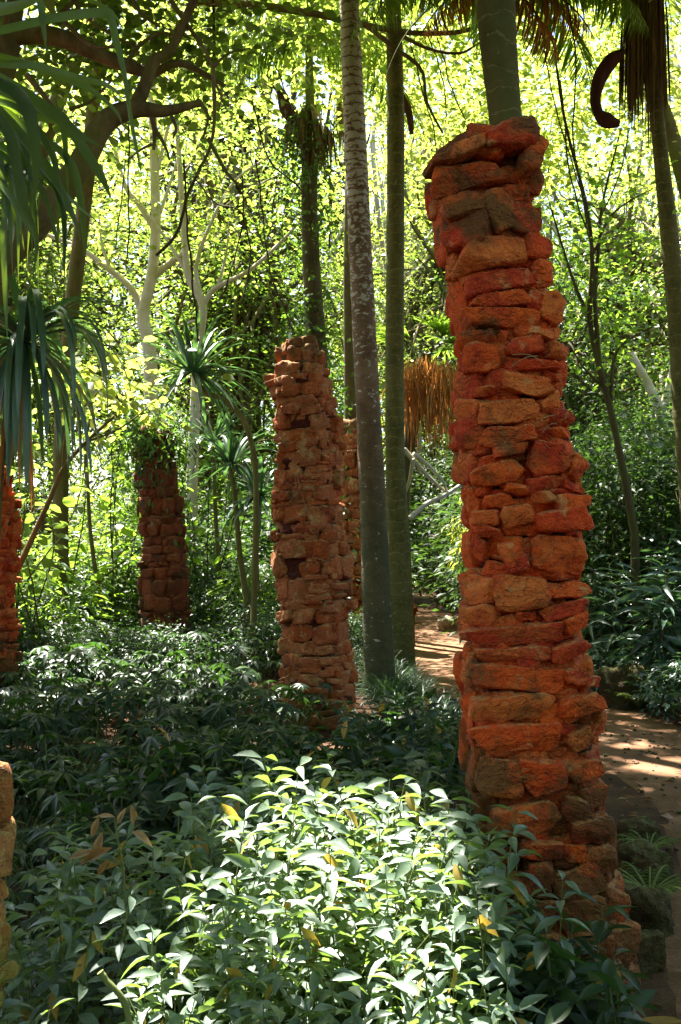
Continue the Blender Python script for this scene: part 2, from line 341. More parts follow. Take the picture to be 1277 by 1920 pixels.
# whitish spots low in contrast: lichen bands of palm A get their own stronger cover near the top
def palmA_mat():
    m, N, L = mat('palm_bark_with_white_lichen_bands')
    out = N.new('ShaderNodeOutputMaterial'); tc = N.new('ShaderNodeTexCoord'); V = tc.outputs['Object']
    sx = N.new('ShaderNodeSeparateXYZ'); L.new(V, sx.inputs[0])
    a = noi(N, L, 5, 5, .6, V); b = noi(N, L, 30, 4, .65, V)
    ab = mth(N, L, 'MULTIPLY_ADD', b, .4, mth(N, L, 'MULTIPLY', a, .7))
    low = ramp(N, L, ab, [(.35, (.035, .036, .012)), (.55, (.065, .065, .022)), (.75, (.10, .095, .04))])
    brown = ramp(N, L, ab, [(.35, (.07, .04, .02)), (.55, (.15, .085, .045)), (.75, (.22, .15, .09))])
    mr = N.new('ShaderNodeMapRange'); L.new(sx.outputs[2], mr.inputs[0]); mr.inputs[1].default_value = 1.5; mr.inputs[2].default_value = 3.0
    col = mixc(N, L, mr.outputs[0], low, brown)
    ph = mth(N, L, 'ADD', mth(N, L, 'MULTIPLY', sx.outputs[2], 11), mth(N, L, 'MULTIPLY', noi(N, L, 6, 3, .5, V), 1.4))
    fr = mth(N, L, 'FRACT', ph)
    ln = ramp(N, L, fr, [(0, (0, 0, 0)), (.1, (0, 0, 0)), (.2, (1, 1, 1)), (1, (1, 1, 1))])
    mp2 = N.new('ShaderNodeMapping'); mp2.inputs['Scale'].default_value = (1, 1, 1.6); L.new(V, mp2.inputs[0])
    lz = noi(N, L, 16, 4, .6, mp2.outputs[0], .3)
    mr2 = N.new('ShaderNodeMapRange'); L.new(sx.outputs[2], mr2.inputs[0]); mr2.inputs[1].default_value = 2.4; mr2.inputs[2].default_value = 6.0
    mr2.inputs[3].default_value = -.12; mr2.inputs[4].default_value = .14
    lf = mth(N, L, 'MULTIPLY', ramp(N, L, mth(N, L, 'ADD', lz, mr2.outputs[0]), [(.52, (0, 0, 0)), (.57, (1, 1, 1))]), ln)
    col = mixc(N, L, lf, col, (.42, .40, .34))
    p = N.new('ShaderNodeBsdfPrincipled'); L.new(col, p.inputs['Base Color']); p.inputs['Roughness'].default_value = .85
    L.new(bump(N, L, mth(N, L, 'MULTIPLY_ADD', ln, .4, b), .5, .015), p.inputs['Normal']); L.new(p.outputs[0], out.inputs[0]); return m
M['palm_a'] = palmA_mat()

def groundmat(name, stops, scale=3):
    m, N, L = mat(name)
    out = N.new('ShaderNodeOutputMaterial'); tc = N.new('ShaderNodeTexCoord'); V = tc.outputs['Object']
    a = noi(N, L, scale, 7, .65, V); b = noi(N, L, 60, 4, .7, V)
    ab = mth(N, L, 'MULTIPLY_ADD', b, .35, mth(N, L, 'MULTIPLY', a, .7))
    col = ramp(N, L, ab, [(.35 + .35 * i / (len(stops) - 1), c) for i, c in enumerate(stops)])
    p = N.new('ShaderNodeBsdfPrincipled'); L.new(col, p.inputs['Base Color']); p.inputs['Roughness'].default_value = .95
    p.inputs['Specular IOR Level'].default_value = .15
    L.new(bump(N, L, ab, .9, .03), p.inputs['Normal']); L.new(p.outputs[0], out.inputs[0]); return m
M['ground'] = groundmat('dark_leaf_mould', [(.03, .016, .008), (.07, .035, .018), (.13, .07, .035)])
M['path'] = groundmat('red_sandy_path', [(.08, .042, .02), (.16, .085, .045), (.26, .15, .09)], 1.6)

# ------------------------------------------------------------------ setting: ground and path
PATH = np.array([(1.35, 0.5), (1.6, 2.5), (1.9, 4.0), (2.35, 5.6), (2.4, 7.0), (2.0, 9.0), (1.5, 11.0), (1.2, 13.0), (1.15, 16.0), (1.6, 20.0), (2.2, 26.0), (3.0, 34.0), (3.2, 42)])
PS = spline(PATH, 160)
def pathd(x, y):
    P = np.stack([np.ravel(x), np.ravel(y)], -1)
    d = np.full(len(P), 1e9)
    for a in PS: d = np.minimum(d, np.hypot(P[:, 0] - a[0], P[:, 1] - a[1]))
    return d.reshape(np.shape(x))
def gh(x, y):
    x = np.asarray(x, float); y = np.asarray(y, float)
    n = fbm(np.stack([x * .5, y * .5, x * 0 + 3], -1), 3, 5)
    d = pathd(x, y)
    return (.05 + .07 * n) * np.clip((d - .55) / .8, 0, 1)
gx = np.concatenate([np.linspace(-400, -14, 12), np.linspace(-13, 13, 170), np.linspace(14, 400, 12)])
gy = np.concatenate([np.linspace(-60, -5, 6), np.linspace(-4, 34, 220), np.linspace(36, 600, 14)])
X, Y = np.meshgrid(gx, gy); Z = gh(X, Y)
def grid(mb, X, Y, Z, mi=0):
    n, m = X.shape; i = np.arange(n - 1)[:, None] * m; j = np.arange(m - 1)[None]
    F = np.stack([i + j, i + j + 1, i + m + j + 1, i + m + j], -1).reshape(-1, 4); mb.add(np.stack([X, Y, Z], -1).reshape(-1, 3), F, mi)
mb = MB(); grid(mb, X, Y, Z); tag(obj('ground', mb, M['ground'], smooth=True), kind='structure')
tt = unit(np.gradient(PS, axis=0)); nn = np.stack([tt[:, 1], -tt[:, 0]], -1)
u = np.linspace(-1, 1, 15); edge = .62 + .09 * vnoise(np.stack([PS[:, 1] * 1.3, PS[:, 0], PS[:, 0] * 0], -1), 3)
px_ = PS[:, None, 0] + nn[:, None, 0] * u[None] * edge[:, None]; py_ = PS[:, None, 1] + nn[:, None, 1] * u[None] * edge[:, None]
pz_ = gh(px_, py_) + .012 - .012 * np.abs(u)[None] ** 6 + .006 * fbm(np.stack([px_ * 4, py_ * 4, px_ * 0], -1), 2, 9)
mb = MB(); grid(mb, px_, py_, pz_); tag(obj('path', mb, M['path'], smooth=True), kind='structure')

# ------------------------------------------------------------------ stone pillars
def box_tmpl(n=8, k=7.0):
    vs = {}; V = []; F = []
    def idx(p):
        key = tuple(np.round(p, 5))
        if key not in vs: vs[key] = len(V); V.append(p)
        return vs[key]
    for ax in range(3):
        for sgn in (-1, 1):
            for i in range(n):
                for j in range(n):
                    q = []
                    for di, dj in ((0, 0), (1, 0), (1, 1), (0, 1)):
                        p = np.zeros(3); p[ax] = sgn; p[(ax + 1) % 3] = -1 + 2 * (i + di) / n; p[(ax + 2) % 3] = -1 + 2 * (j + dj) / n
                        q.append(idx(p))
                    F.append(q if sgn > 0 else q[::-1])
    V = np.array(V); nrm = (np.abs(V) ** k).sum(1) ** (1 / k)
    return V / nrm[:, None], np.array(F)
BT = {n: box_tmpl(n) for n in (4, 6, 9, 14)}
def stone(mb, c, xa, ya, za, h, seed, n=6, rough=.16, mi=0):
    """rough block: c centre, xa/ya/za axes, h half sizes"""
    V, F = BT[n]; h = np.asarray(h, float); rr = np.random.default_rng(seed)
    P = V.copy()
    P[:, 0] += .14 * rr.uniform(-1, 1) * P[:, 2]
    P[:, 2] *= 1 + .28 * rr.uniform(-1, 1) * P[:, 0] + .1 * rr.uniform(-1, 1) * P[:, 0] ** 2
    P[:, 0] *= 1 + .2 * rr.uniform(-1, 1) * P[:, 2]
    # chisel: a few random planes knock off corners and slope the faces
    for _ in range(6):
        q = rr.normal(0, 1, 3) * [1, .55, 1.0]; q /= np.linalg.norm(q)
        ex = np.abs(q).sum(); dpl = ex * rr.uniform(.66, .9)
        dd = P @ q - dpl; P -= np.maximum(dd, 0)[:, None] * q
    q = np.array([rr.uniform(-.35, .35), 1, rr.uniform(-.5, .25)]); q /= np.linalg.norm(q)
    dd = P @ q - rr.uniform(.82, .95); P -= np.maximum(dd, 0)[:, None] * q
    W = P * h
    off = rr.uniform(0, 90, 3)
    m = min(h[0], h[2])
    s1 = 1 / (m * 1.9 + .02)
    nr = unit(V ** 3 / (h / h.max()))
    d = fbm(W * s1 + off, 3, seed % 97) * m * rough * 1.5
    f4 = fbm(W * s1 * 4 + off, 3, seed % 89)
    d = d + (np.abs(f4) * -2 + .4) * m * rough * .85
    W = W + nr * d[:, None]
    out = c + W[:, :1] * xa + W[:, 1:2] * ya + W[:, 2:] * za
    mb.add(out, F, mi)
class Axis:
    def __init__(s, z, cx, cy, hw):
        s.z, s.cx, s.cy, s.hw = [np.asarray(a, float) for a in (z, cx, cy, hw)]
    def at(s, z): return (np.interp(z, s.z, s.cx), np.interp(z, s.z, s.cy), np.interp(z, s.z, s.hw))
def sq(th, k=3.2):
    """squarish cross-section radius factor and outward normal"""
    c, s_ = np.cos(th), np.sin(th)
    r = (np.abs(c) ** k + np.abs(s_) ** k) ** (-1 / k)
    nx = np.sign(c) * np.abs(c * r) ** (k - 1); ny = np.sign(s_) * np.abs(s_ * r) ** (k - 1)
    n = np.stack([nx, ny], -1); return r, n / np.linalg.norm(n, axis=-1, keepdims=True)
def column(mb, ax, seed, course=.085, rot=.35, skip=None, depth=.07, jut=.025, n=4, wmul=1.0, big=.25, inset=0.0):
    rr = np.random.default_rng(seed); z = ax.z[0] + course * .4; top = ax.z[-1]; k = 0
    while z < top:
        ch = course * rr.choice([.5, .7, .9, 1.1, 1.4, 1.8]); cx, cy, hw = ax.at(z + ch / 2); th = rr.uniform(0, 2 * pi); end = th + 2 * pi
        while th < end - .1:
            wd = rr.uniform(.9, 2.6) * course * wmul * (1.6 if rr.random() < big else 1)
            wd = min(wd, hw * .72); dth = wd / hw; tm = th + dth / 2; r, nn_ = sq(np.array([tm + rot])); 
            ca, sa = cos(-rot), sin(-rot)
            nx, ny = nn_[0]; nx, ny = nx * ca - ny * sa, nx * sa + ny * ca
            rad = hw * r[0] - depth + rr.normal() * jut * .5 + (jut * .7 if rr.random() < .15 else 0) - inset
            hh = ch * (.56 if rr.random() < .8 else .42); zz = z + ch / 2 + rr.normal() * ch * .08
            if skip is None or not skip(tm, zz):
                p = np.array([cx + cos(tm) * rad, cy + sin(tm) * rad, zz])
                yo = np.array([nx, ny, 0]); xa = np.array([-ny, nx, 0]); za = np.array([0, 0, 1.0])
                t = rr.normal() * .09; xa, za = xa * cos(t) + za * sin(t), za * cos(t) - xa * sin(t)
                stone(mb, p, xa, yo, za, (wd * .52, depth, hh), int(rr.integers(1e6)), n)
            th += dth; k += 1
        z += ch
def core(mb, ax, seed, inset=.06, amp=.03, nz=180, k=64, rot=.35, mi=0, topdome=.05):
    z = np.linspace(ax.z[0], ax.z[-1], nz); th = np.linspace(0, 2 * pi, k, endpoint=False)
    cx, cy, hw = ax.at(z); r, _ = sq(th + rot)
    T, Zg = np.meshgrid(th, z); rad = (hw[:, None] * r[None] - inset)
    x = cx[:, None] + np.cos(T) * rad; y = cy[:, None] + np.sin(T) * rad
    P = np.stack([x, y, Zg], -1); d = fbm(P * np.array([9, 9, 16]), 4, seed) * amp * 1.6
    x = x + np.cos(T) * d; y = y + np.sin(T) * d
    V = np.stack([x, y, Zg], -1).reshape(-1, 3)
    i = np.arange(nz - 1)[:, None] * k; j = np.arange(k)[None]; j2 = (j + 1) % k
    mb.add(V, np.stack([i + j, i + j2, i + k + j2, i + k + j], -1).reshape(-1, 4), mi)
    c = np.vstack([V[-k:], [cx[-1], cy[-1], z[-1] + topdome]]); jj = np.arange(k)
    mb.add(c, np.stack([jj, (jj + 1) % k, np.full(k, k)], -1), mi)

def edges_axis(Yd, rows, squash=1.0):
    """rows (py, left, right) -> Axis; outlines are read where the sides of the pillar come nearest, in front of its axis"""
    z, cx, hw = [], [], []; h0 = np.mean([min(r_ - l, 240) for _, l, r_ in rows]) / 2 / FPX * Yd; Yc = Yd - .62 * h0
    for py, l, r_ in sorted(rows, key=lambda a: -a[0]):
        z.append(Wp(0, py, Yc)[2]); cx.append(Wp((l + r_) / 2, py, Yc)[0]); hw.append((r_ - l) / 2 / FPX * Yc * squash)
    return Axis(z, cx, [Yd] * len(z), hw)
def local(mb, base):
    mb.v = [v - np.asarray(base) for v in mb.v]; return mb

# --- the big pillar, with the stones of its face read one by one
YH = 3.75
hero_rows = [(1905, 905, 1235), (1850, 905, 1222), (1700, 905, 1190), (1600, 900, 1168), (1500, 884, 1150), (1380, 868, 1142), (1300, 866, 1130), (1200, 868, 1112),
             (1100, 870, 1102), (1000, 872, 1110), (900, 862, 1108), (800, 856, 1085), (700, 856, 1080), (600, 850, 1066), (480, 834, 1040), (400, 818, 1026), (325, 808, 1012), (300, 832, 1004)]
hax = edges_axis(YH, hero_rows); hax.hw = hax.hw * .97
HB = np.array([hax.cx[0], YH, 0.0])
R5 = [(90,130,310,300,20),(305,125,395,235,-60),(390,75,610,270,8),(115,240,440,410,10),(430,275,590,355,-4),(150,385,375,530,12),(370,370,500,590,50),(455,355,580,430,5),(585,290,645,420,-80),
 (490,450,640,585,0),(150,490,410,680,15),(560,590,690,710,-8),(258,590,555,750,5),(280,730,605,875,8),(600,710,690,830,0),(175,690,250,800,0),(210,800,272,1050,0),(300,850,560,940,7),
 (280,920,610,1025,-4),(620,850,725,1000,-40),(560,850,630,960,-50),(240,1030,410,1115,3),(270,1095,420,1230,0),(410,1025,480,1110,-20),(450,1050,640,1170,12),(560,1010,690,1080,-10),(640,1090,760,1180,-12),
 (470,1165,720,1225,-3),(230,1140,290,1220,0),(405,1220,690,1350,-9),(630,1215,730,1280,-15),(310,1290,410,1350,8),(240,1250,330,1370,0),(340,1350,610,1470,3),(245,1360,340,1440,0),(610,1320,740,1450,22),
 (680,1400,775,1480,0),(240,1440,350,1580,0),(345,1465,600,1580,8),(600,1480,760,1540,3),(385,1560,550,1630,8),(570,1550,750,1700,2),(235,1580,310,1740,0),(300,1635,545,1765,9),(545,1700,720,1790,8),
 (740,1600,860,1740,-25),(355,1790,490,1860,4),(455,1740,560,1800,-12),(580,1780,690,1835,2),(740,1730,865,1800,-18),(700,1790,860,1870,6),(240,1760,300,1850,0)]
R6 = [(240,105,325,160,0),(330,75,460,180,14),(460,90,660,185,6),(247,150,340,215,-15),(205,185,300,300,-30),(315,195,440,330,25),(440,185,640,330,-4),(355,265,435,330,15),(205,340,310,440,0),
 (310,335,505,460,4),(500,355,655,425,5),(630,190,660,350,0),(210,445,300,510,0),(390,465,460,500,0),(465,420,640,500,12),(220,500,545,595,4),(540,450,660,560,20),(510,560,660,640,20),(260,590,510,650,2),
 (220,610,265,700,0),(244,650,560,755,-3),(560,660,690,740,-14),(235,750,540,860,3),(540,745,700,840,10),(208,740,250,830,0),(240,855,540,985,4),(545,850,690,980,30),(198,840,240,930,0),(680,800,740,905,-40),
 (255,985,400,1115,0),(400,985,560,1115,4),(560,985,700,1065,5),(620,1060,740,1170,12),(300,1140,540,1270,5),(540,1130,640,1230,0),(580,1180,740,1300,6),(555,1290,630,1350,0),(400,1270,560,1340,0),
 (510,1360,700,1490,8),(620,1300,760,1400,0),(540,1480,690,1600,0),(690,1450,800,1600,-50),(555,1600,720,1720,0),(720,1560,850,1700,-40),(420,1350,520,1480,0),(430,1490,540,1600,0),(600,1720,760,1850,0),(330,1400,430,1500,0),(320,1500,430,1640,0),(430,1610,555,1740,0)]
ST = [(760 + a / 2.47, 200 + b / 2.47, 760 + c / 2.47, 200 + d / 2.47, t) for a, b, c, d, t in R5] + [(760 + a / 1.882, 900 + b / 1.882, 760 + c / 1.882, 900 + d / 1.882, t) for a, b, c, d, t in R6]
mb = MB()
for i, (x0, y0, x1, y1, tl) in enumerate(ST):
    pxm, pym = (x0 + x1) / 2, (y0 + y1) / 2
    z = Wp(pxm, pym, YH - .24)[2]; cx, cy, hw = hax.at(min(z, hax.z[-1]))
    # iterate: the face lies in front of the axis by its depth
    for _ in range(3):
        yd = cy - .85 * hw; p = Wp(pxm, pym, yd)
        uu = np.clip((p[0] - cx) / hw, -.98, .98)
        f = (1 - abs(uu) ** 3.2) ** (1 / 3.2); yd = cy - f * hw * .96
        p = Wp(pxm, pym, yd)
    p[0] = cx + np.clip(uu, -.9, .9) * hw
    ang = np.sign(uu) * min(abs(uu) ** 3.0 * 1.25, 1.2)
    yo = np.array([sin(ang), -cos(ang), 0]); xa = np.array([cos(ang), sin(ang), 0]); za = np.array([0, 0, 1.0])
    k = yd / FPX
    t = radians(tl); wx = (x1 - x0) * k; hz = (y1 - y0) * k
    ca, sa = abs(cos(t)), abs(sin(t))
    if abs(tl) < 40: hx_, hz_ = (wx - sa * hz) / ca, max((hz - sa * wx) / ca, hz * .62)
    else: hx_, hz_ = wx * .9, hz * .85; t *= .3
    xa2, za2 = xa * cos(t) + za * sin(t), za * cos(t) - xa * sin(t)
    dep = .06 + .02 * ((i * 37) % 5) / 5
    jut = .018 * (((i * 53) % 7) / 3.5 - 1)
    c = p - yo * (dep - .022 - jut)
    stone(mb, c, xa2, -yo * -1, za2, (min(hx_ * .54 / max(cos(ang), .6), .2), dep, hz_ * .54), 1000 + i * 7, 14, .17)
for c_, h_, tl, sd in [((824, 312), (.048, .10, .018), 14, 1), ((866, 296), (.085, .13, .028), 22, 2), ((905, 280), (.07, .1, .05), -8, 3), ((945, 276), (.09, .15, .05), 8, 4), ((965, 262), (.06, .13, .03), 20, 5), ((985, 306), (.04, .13, .07), -12, 6)]:
    p = Wp(*c_, YH - .12); a = radians(tl); stone(mb, p, np.array([cos(a), .1, sin(a)]), np.array([-.1, 1., 0]), np.array([-sin(a), 0, cos(a)]), h_, 900 + sd, 14, .2)
def hskip(th, z):
    return sin(th) < -.42 and z < hax.z[-1] - .05
column(mb, hax, 11, course=.10, rot=0, skip=hskip, depth=.085, jut=.014, n=6, wmul=1.1, inset=.012)
column(mb, hax, 12, course=.05, rot=0, skip=lambda th, z: not hskip(th, z), depth=.05, jut=.012, n=4, wmul=1.1, inset=.03)
t = thing('stone_pillar', 'tallest leaning pillar of bright orange-red rough stones beside the path', 'pillar', HB, kind='thing')
obj('stonework', local(mb, HB), M['stone_hero'], t, smooth=True)
mb = MB(); core(mb, hax, 4, .062, .03, 420, 150, 0); obj('mortar_core', local(mb, HB), M['mortar_hero'], t, smooth=True)
mb = MB()   # dry rootlets on the face
for i, (px, py) in enumerate([(955, 690), (960, 665), (1000, 800), (1015, 812)]):
    p = Wp(px, py, 3.34); q = p + np.array([.10 * R.uniform(.5, 1.2), 0, .05 * R.uniform(-1, 1)]); mb = MB()
    tube(mb, spline([p, (p + q) / 2 + [0, -.02, .01], q], 8), .0012, 4)
    obj('rootlet', local(mb, HB), M['root'], t)

def pillar(name, label, Yd, rows, seed, mt, core_m, course=.085, n=4, extra=None, rot=.5):
    ax = edges_axis(Yd, rows, .93); base = np.array([ax.cx[0], Yd, 0])
    mb = MB(); column(mb, ax, seed, course, rot, None, .065, .045 if 8.4 < Yd < 8.55 else .03, n, big=.4, wmul=1.6 if 8.4 < Yd < 8.55 else 1.0)
    if n > 4 and Yd > 5:
        rq = np.random.default_rng(seed + 5); column(mb, ax, seed + 9, course * .55, rot, lambda th, z: vnoise(np.array([[cos(th) * 2.2, sin(th) * 2.2, z * 2.6]]), 4)[0] < .38, .04, .03, 4, inset=-.012)
    if extra: extra(mb, ax)
    t = thing(name, label, 'pillar', base, kind='thing'); obj('stonework', local(mb, base), mt, t, smooth=True)
    mb = MB(); core(mb, ax, seed, .04, .03, 260, 90, rot); obj('mortar_core', local(mb, base), core_m, t, smooth=True)
    return t, ax, base
mid_rows = [(1385, 532, 668), (1300, 530, 662), (1250, 528, 658), (1180, 528, 655), (1100, 522, 655), (1000, 516, 642), (950, 514, 634), (850, 522, 636), (800, 514, 634), (770, 514, 632), (720, 512, 615), (690, 513, 608), (665, 520, 603), (645, 535, 593)]
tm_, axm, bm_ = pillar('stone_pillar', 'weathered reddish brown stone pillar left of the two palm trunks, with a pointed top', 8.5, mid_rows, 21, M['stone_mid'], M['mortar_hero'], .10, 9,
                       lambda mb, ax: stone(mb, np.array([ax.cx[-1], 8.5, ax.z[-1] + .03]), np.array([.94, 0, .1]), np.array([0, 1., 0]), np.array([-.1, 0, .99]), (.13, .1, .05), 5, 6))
mb = MB()
for i in range(46):
    z = R.uniform(1.4, 3.0) if i < 34 else R.uniform(.5, 1.6); cx, cy, hw = axm.at(z); a = R.uniform(-2.4, -.7)
    p = np.array([cx + cos(a) * hw * 1.02, cy + sin(a) * hw * 1.02, z]); q = p + np.array([R.uniform(-.2, .2), -.02, R.uniform(-.25, .12)])
    mb = MB(); tube(mb, spline([p, (p + q) / 2 + R.normal(0, .05, 3) + [0, -.02, 0], q], 8), .0022, 4)
    obj('rootlet', local(mb, bm_), M['root'], tm_)
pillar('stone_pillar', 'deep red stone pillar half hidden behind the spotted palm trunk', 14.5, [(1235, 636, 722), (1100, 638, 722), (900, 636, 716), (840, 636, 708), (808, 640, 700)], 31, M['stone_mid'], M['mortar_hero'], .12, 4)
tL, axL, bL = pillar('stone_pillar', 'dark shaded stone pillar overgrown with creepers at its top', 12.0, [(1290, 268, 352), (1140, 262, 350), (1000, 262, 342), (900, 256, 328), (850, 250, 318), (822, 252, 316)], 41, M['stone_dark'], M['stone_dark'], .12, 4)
pillar('stone_pillar', 'orange stone pillar cut by the left edge under dry strap leaves', 8.6, [(1375, -70, 24), (1200, -70, 20), (1100, -70, 16), (1000, -70, 22), (930, -66, 14), (905, -60, 4)], 51, M['stone_hero'], M['mortar_hero'], .10, 6)
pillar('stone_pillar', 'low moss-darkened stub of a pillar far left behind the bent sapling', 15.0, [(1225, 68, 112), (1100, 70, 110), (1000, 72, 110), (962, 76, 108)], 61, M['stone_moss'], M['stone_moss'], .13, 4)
pillar('stone_pillar', 'yellow lichen-covered stone post at the left edge, close to the camera', 2.45, [(2200, -250, -19), (1900, -250, -23), (1800, -250, -17), (1700, -250, -21), (1620, -250, -13), (1530, -250, -17), (1485, -250, -25), (1470, -240, -38)], 71, M['stone_lichen'], M['stone_lichen'], .07, 6)

# loose rocks
def rock(name, label, p, h, seed, mt, rz=0, group=None, n=14):
    mb = MB(); stone(mb, np.array([0, 0, h[2] * .55]), np.array([cos(rz), sin(rz), 0]), np.array([-sin(rz), cos(rz), 0]), np.array([0, 0, 1.]), h, seed, n, .42)
    o = obj(name, mb, mt, loc=[float(c) for c in p], smooth=True); return tag(o, label, 'rock', group)
rk = [((1.55, 5.35), (.08, .11, .08), 'mossy edging rock behind the orange pillar by the path bend'), ((1.42, 4.8), (.09, .11, .09), 'wide mossy rock at the foot of the orange pillar, farther from camera'),
      ((1.22, 4.2), (.08, .10, .11), 'tall mossy rock against the orange pillar beside the fern'), ((1.07, 3.8), (.07, .09, .09), 'mossy rock nearest the camera along the path edge')]
for i, ((x, y), h, lb) in enumerate(rk): rock('mossy_rock', lb, (x, y, gh(x, y) - .02), h, 300 + i * 3, M['stone_moss'], i * .6, 'mossy rocks edging the path')
rock('boulder', 'yellow-green mossy boulder at the far edge of the path by the dark bushes', (2.62, 9.5, 0), (.20, .18, .22), 401, M['stone_moss'])
rock('boulder', 'small pale sunlit stone below the bamboo bush beside the path', (1.78, 16.8, 0), (.16, .14, .16), 403, M['stone_white'])
rock('boulder', 'dark rounded stone on the far path edge behind the palm trunks', (1.10, 18.2, 0), (.25, .2, .22), 405, M['stone_dark'])

def col_of(x, y):
    px = CXP + x / max(y, .5) * FPX
    for lim, nm in ((120, 'near the left edge'), (380, 'around the creeper-topped dark pillar'), (680, 'around the pointed middle pillar'), (850, 'by the palm trunks and far path'), (1150, 'behind the big orange pillar')):
        if px < lim: return nm
    return 'beyond the big pillar at the far right'
def row_of(y, lims, names):
    for l, n in zip(lims, names):
        if y < l: return n
    return names[-1]
# ------------------------------------------------------------------ sunlight gaps: (x, y, z, rx, ry) places kept sunlit by leaving canopy leaves out
GAPS = [(-.02, 3.12, .75, .40, .62), (-.36, 2.75, .6, .12, .16), (.2, 2.5, .6, .26, .28), (2.55, 7.0, 0, .6, .36), (2.2, 7.7, 0, .15, .12), (1.4, 17.5, 0, .7, 1.6), (1.4, 10.6, 0, .25, .3),
        (-3.9, 15.5, .4, 1.3, 1.6), (-.55, 7.6, .1, .28, .3), (1.9, 14.8, 1.6, .8, 1.3), (-1.2, 3.1, 2.7, .3, .4), (-2.6, 10, 2.9, 1.1, 1.0), (2.9, 9.0, 1.2, .3, .4), (3.45, 9.1, 1.4, .25, .35), (-.35, 8.3, 2.2, .12, .12), (-.62, 8.3, 1.9, .1, .1), (-.42, 8.2, 1.0, .12, .15), (.15, 14.2, 2.4, .2, .3),
        (.75, 8.0, .25, .13, .2), (-1.9, 11.2, 1.8, .5, .5), (-.55, 8.3, 3.1, .16, .2)]
def in_gap(P, soft=.12):
    out = np.zeros(len(P), bool)
    for x, y, z, rx, ry in GAPS:
        t = (P[:, 2] - z) / S[2]; q = P - S * t[:, None]
        d = ((q[:, 0] - x) / rx) ** 2 + ((q[:, 1] - y) / ry) ** 2
        out |= (d < 1 + R.uniform(-soft, soft * 3, len(P))) & (t > .4)
    return out
def crown(mb, c, rad, ncl, nper, size, tmpl, rng, clr=.35, shell=.45, gate=False, mi=0, clumpy=.0, wfilter=None, org=(0, 0, 0)):
    c = np.asarray(c, float); rad = np.asarray(rad, float)
    d = unit(rng.normal(0, 1, (ncl * 3, 3))); r = rng.uniform(shell, 1, len(d)) ** .6
    P = d * r[:, None]; n = vnoise(P * 2.3 + rng.uniform(0, 50, 3), 3)
    P = P[n > clumpy - .45][:ncl]; C = c + P * rad
    L = np.repeat(C, nper, 0); off = rng.normal(0, 1, (len(L), 3)) * clr * np.array([1, 1, .45]); L = L + off
    D = unit(off * np.array([1, 1, .6]) + rng.normal(0, .25, L.shape) * clr + np.array([0, 0, -.25 * clr])) ; Nn = unit(np.array([0, 0, 1.0]) + rng.normal(0, .45, L.shape))
    sz = size * rng.uniform(.7, 1.3, len(L)); k = np.ones(len(L), bool)
    if gate: k &= ~in_gap(L + D * size * .5 + np.asarray(org))
    if wfilter is not None: k &= wfilter(L + np.asarray(org))
    scatter(mb, tmpl, L[k], D[k], Nn[k], sz[k], mi)
    return C
def limbs(mb, start, C, rng, r0=.05, frac=.3, k=5, sag=.0):
    idx = rng.permutation(len(C))[:max(3, int(len(C) * frac))]; start = np.asarray(start, float)
    for i in idx:
        e = C[i]; s0 = start[rng.integers(len(start))] if start.ndim == 2 else start
        m = (s0 + e) / 2 + rng.normal(0, .12, 3) * np.linalg.norm(e - s0) + [0, 0, -sag]
        p = spline([s0, m, e], 7); tube(mb, p, np.linspace(r0, r0 * .18, 7), k)

# ---- background trees: a few kinds, copied about
def tree_kind(seed, h, crown_r, base_clear, mt, size, ncl, nper, bark, tmpl=DIAMOND, lean=.4, clumpy=0.0):
    rng = np.random.default_rng(seed); tr = MB(); cr = MB()
    top = np.array([rng.normal() * lean, rng.normal() * lean, h * .72])
    tp = spline([(0, 0, -.1), (rng.normal() * .2, rng.normal() * .2, h * .3), top * [.6, .6, .75], top], 14)
    tube(tr, tp, np.linspace(h * .016 + .03, h * .005, 14), 8, lump=.02)
    zc = (h + base_clear) / 2
    C = crown(cr, (top[0] * .6, top[1] * .6, zc), (crown_r, crown_r, (h - base_clear) / 2), ncl, nper, size, tmpl, rng, clr=crown_r * .125, shell=.2, clumpy=clumpy)
    limbs(tr, tp[5:], C, rng, h * .005 + .012, .42)
    return tr, cr, bark, mt
KINDS = [
    (tree_kind(101, 13, 3.0, 1.2, 'lf_can', .115, 250, 42, 'bk_thin', clumpy=.3), 'tall airy tree with yellow-green sunlit leaves in the wood behind the pillars'),
    (tree_kind(102, 17, 3.6, 3.5, 'lf_can2', .125, 260, 42, 'bk_white', clumpy=.3), 'tall pale-trunked tree with bright yellow leaves in the wood behind the pillars'),
    (tree_kind(103, 9, 2.4, .4, 'lf_mid', .10, 240, 42, 'bk_dark', clumpy=.25), 'bushy green tree in the wood behind the pillars'),
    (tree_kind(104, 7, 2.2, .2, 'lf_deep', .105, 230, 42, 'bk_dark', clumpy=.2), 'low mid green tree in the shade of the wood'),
    (tree_kind(105, 21, 4.2, 6, 'lf_can2', .145, 280, 42, 'bk_dark', clumpy=.3), 'very tall green tree rising at the back of the wood'),
]
rngT = np.random.default_rng(5)
protos = {}
def place_tree(k, x, y, s=1.0):
    (tr, cr, bark, mt), lb = KINDS[k]
    lb = lb.split(' in the')[0].split(' rising at')[0].replace(' with yellow-green sunlit leaves', '').replace(' with bright yellow leaves', '') + ', ' + row_of(y, (20, 25, 30, 38), ('just past the pillars', 'in the near wood', 'midway in the wood', 'deep in the wood', 'at the very back')) + ', ' + col_of(x, y)
    if k not in protos:
        t = thing('broadleaf_tree', lb, 'tree', (x, y, 0), rngT.uniform(0, 6), lb.replace(' in the', 's in the') if False else 'trees of the wood behind the pillars', s)
        obj('trunk', tr, M[bark], t, smooth=True); obj('crown', cr, M[mt], t); protos[k] = t
    else: dup(protos[k], (x, y, 0), rngT.uniform(0, 6), s, lb)
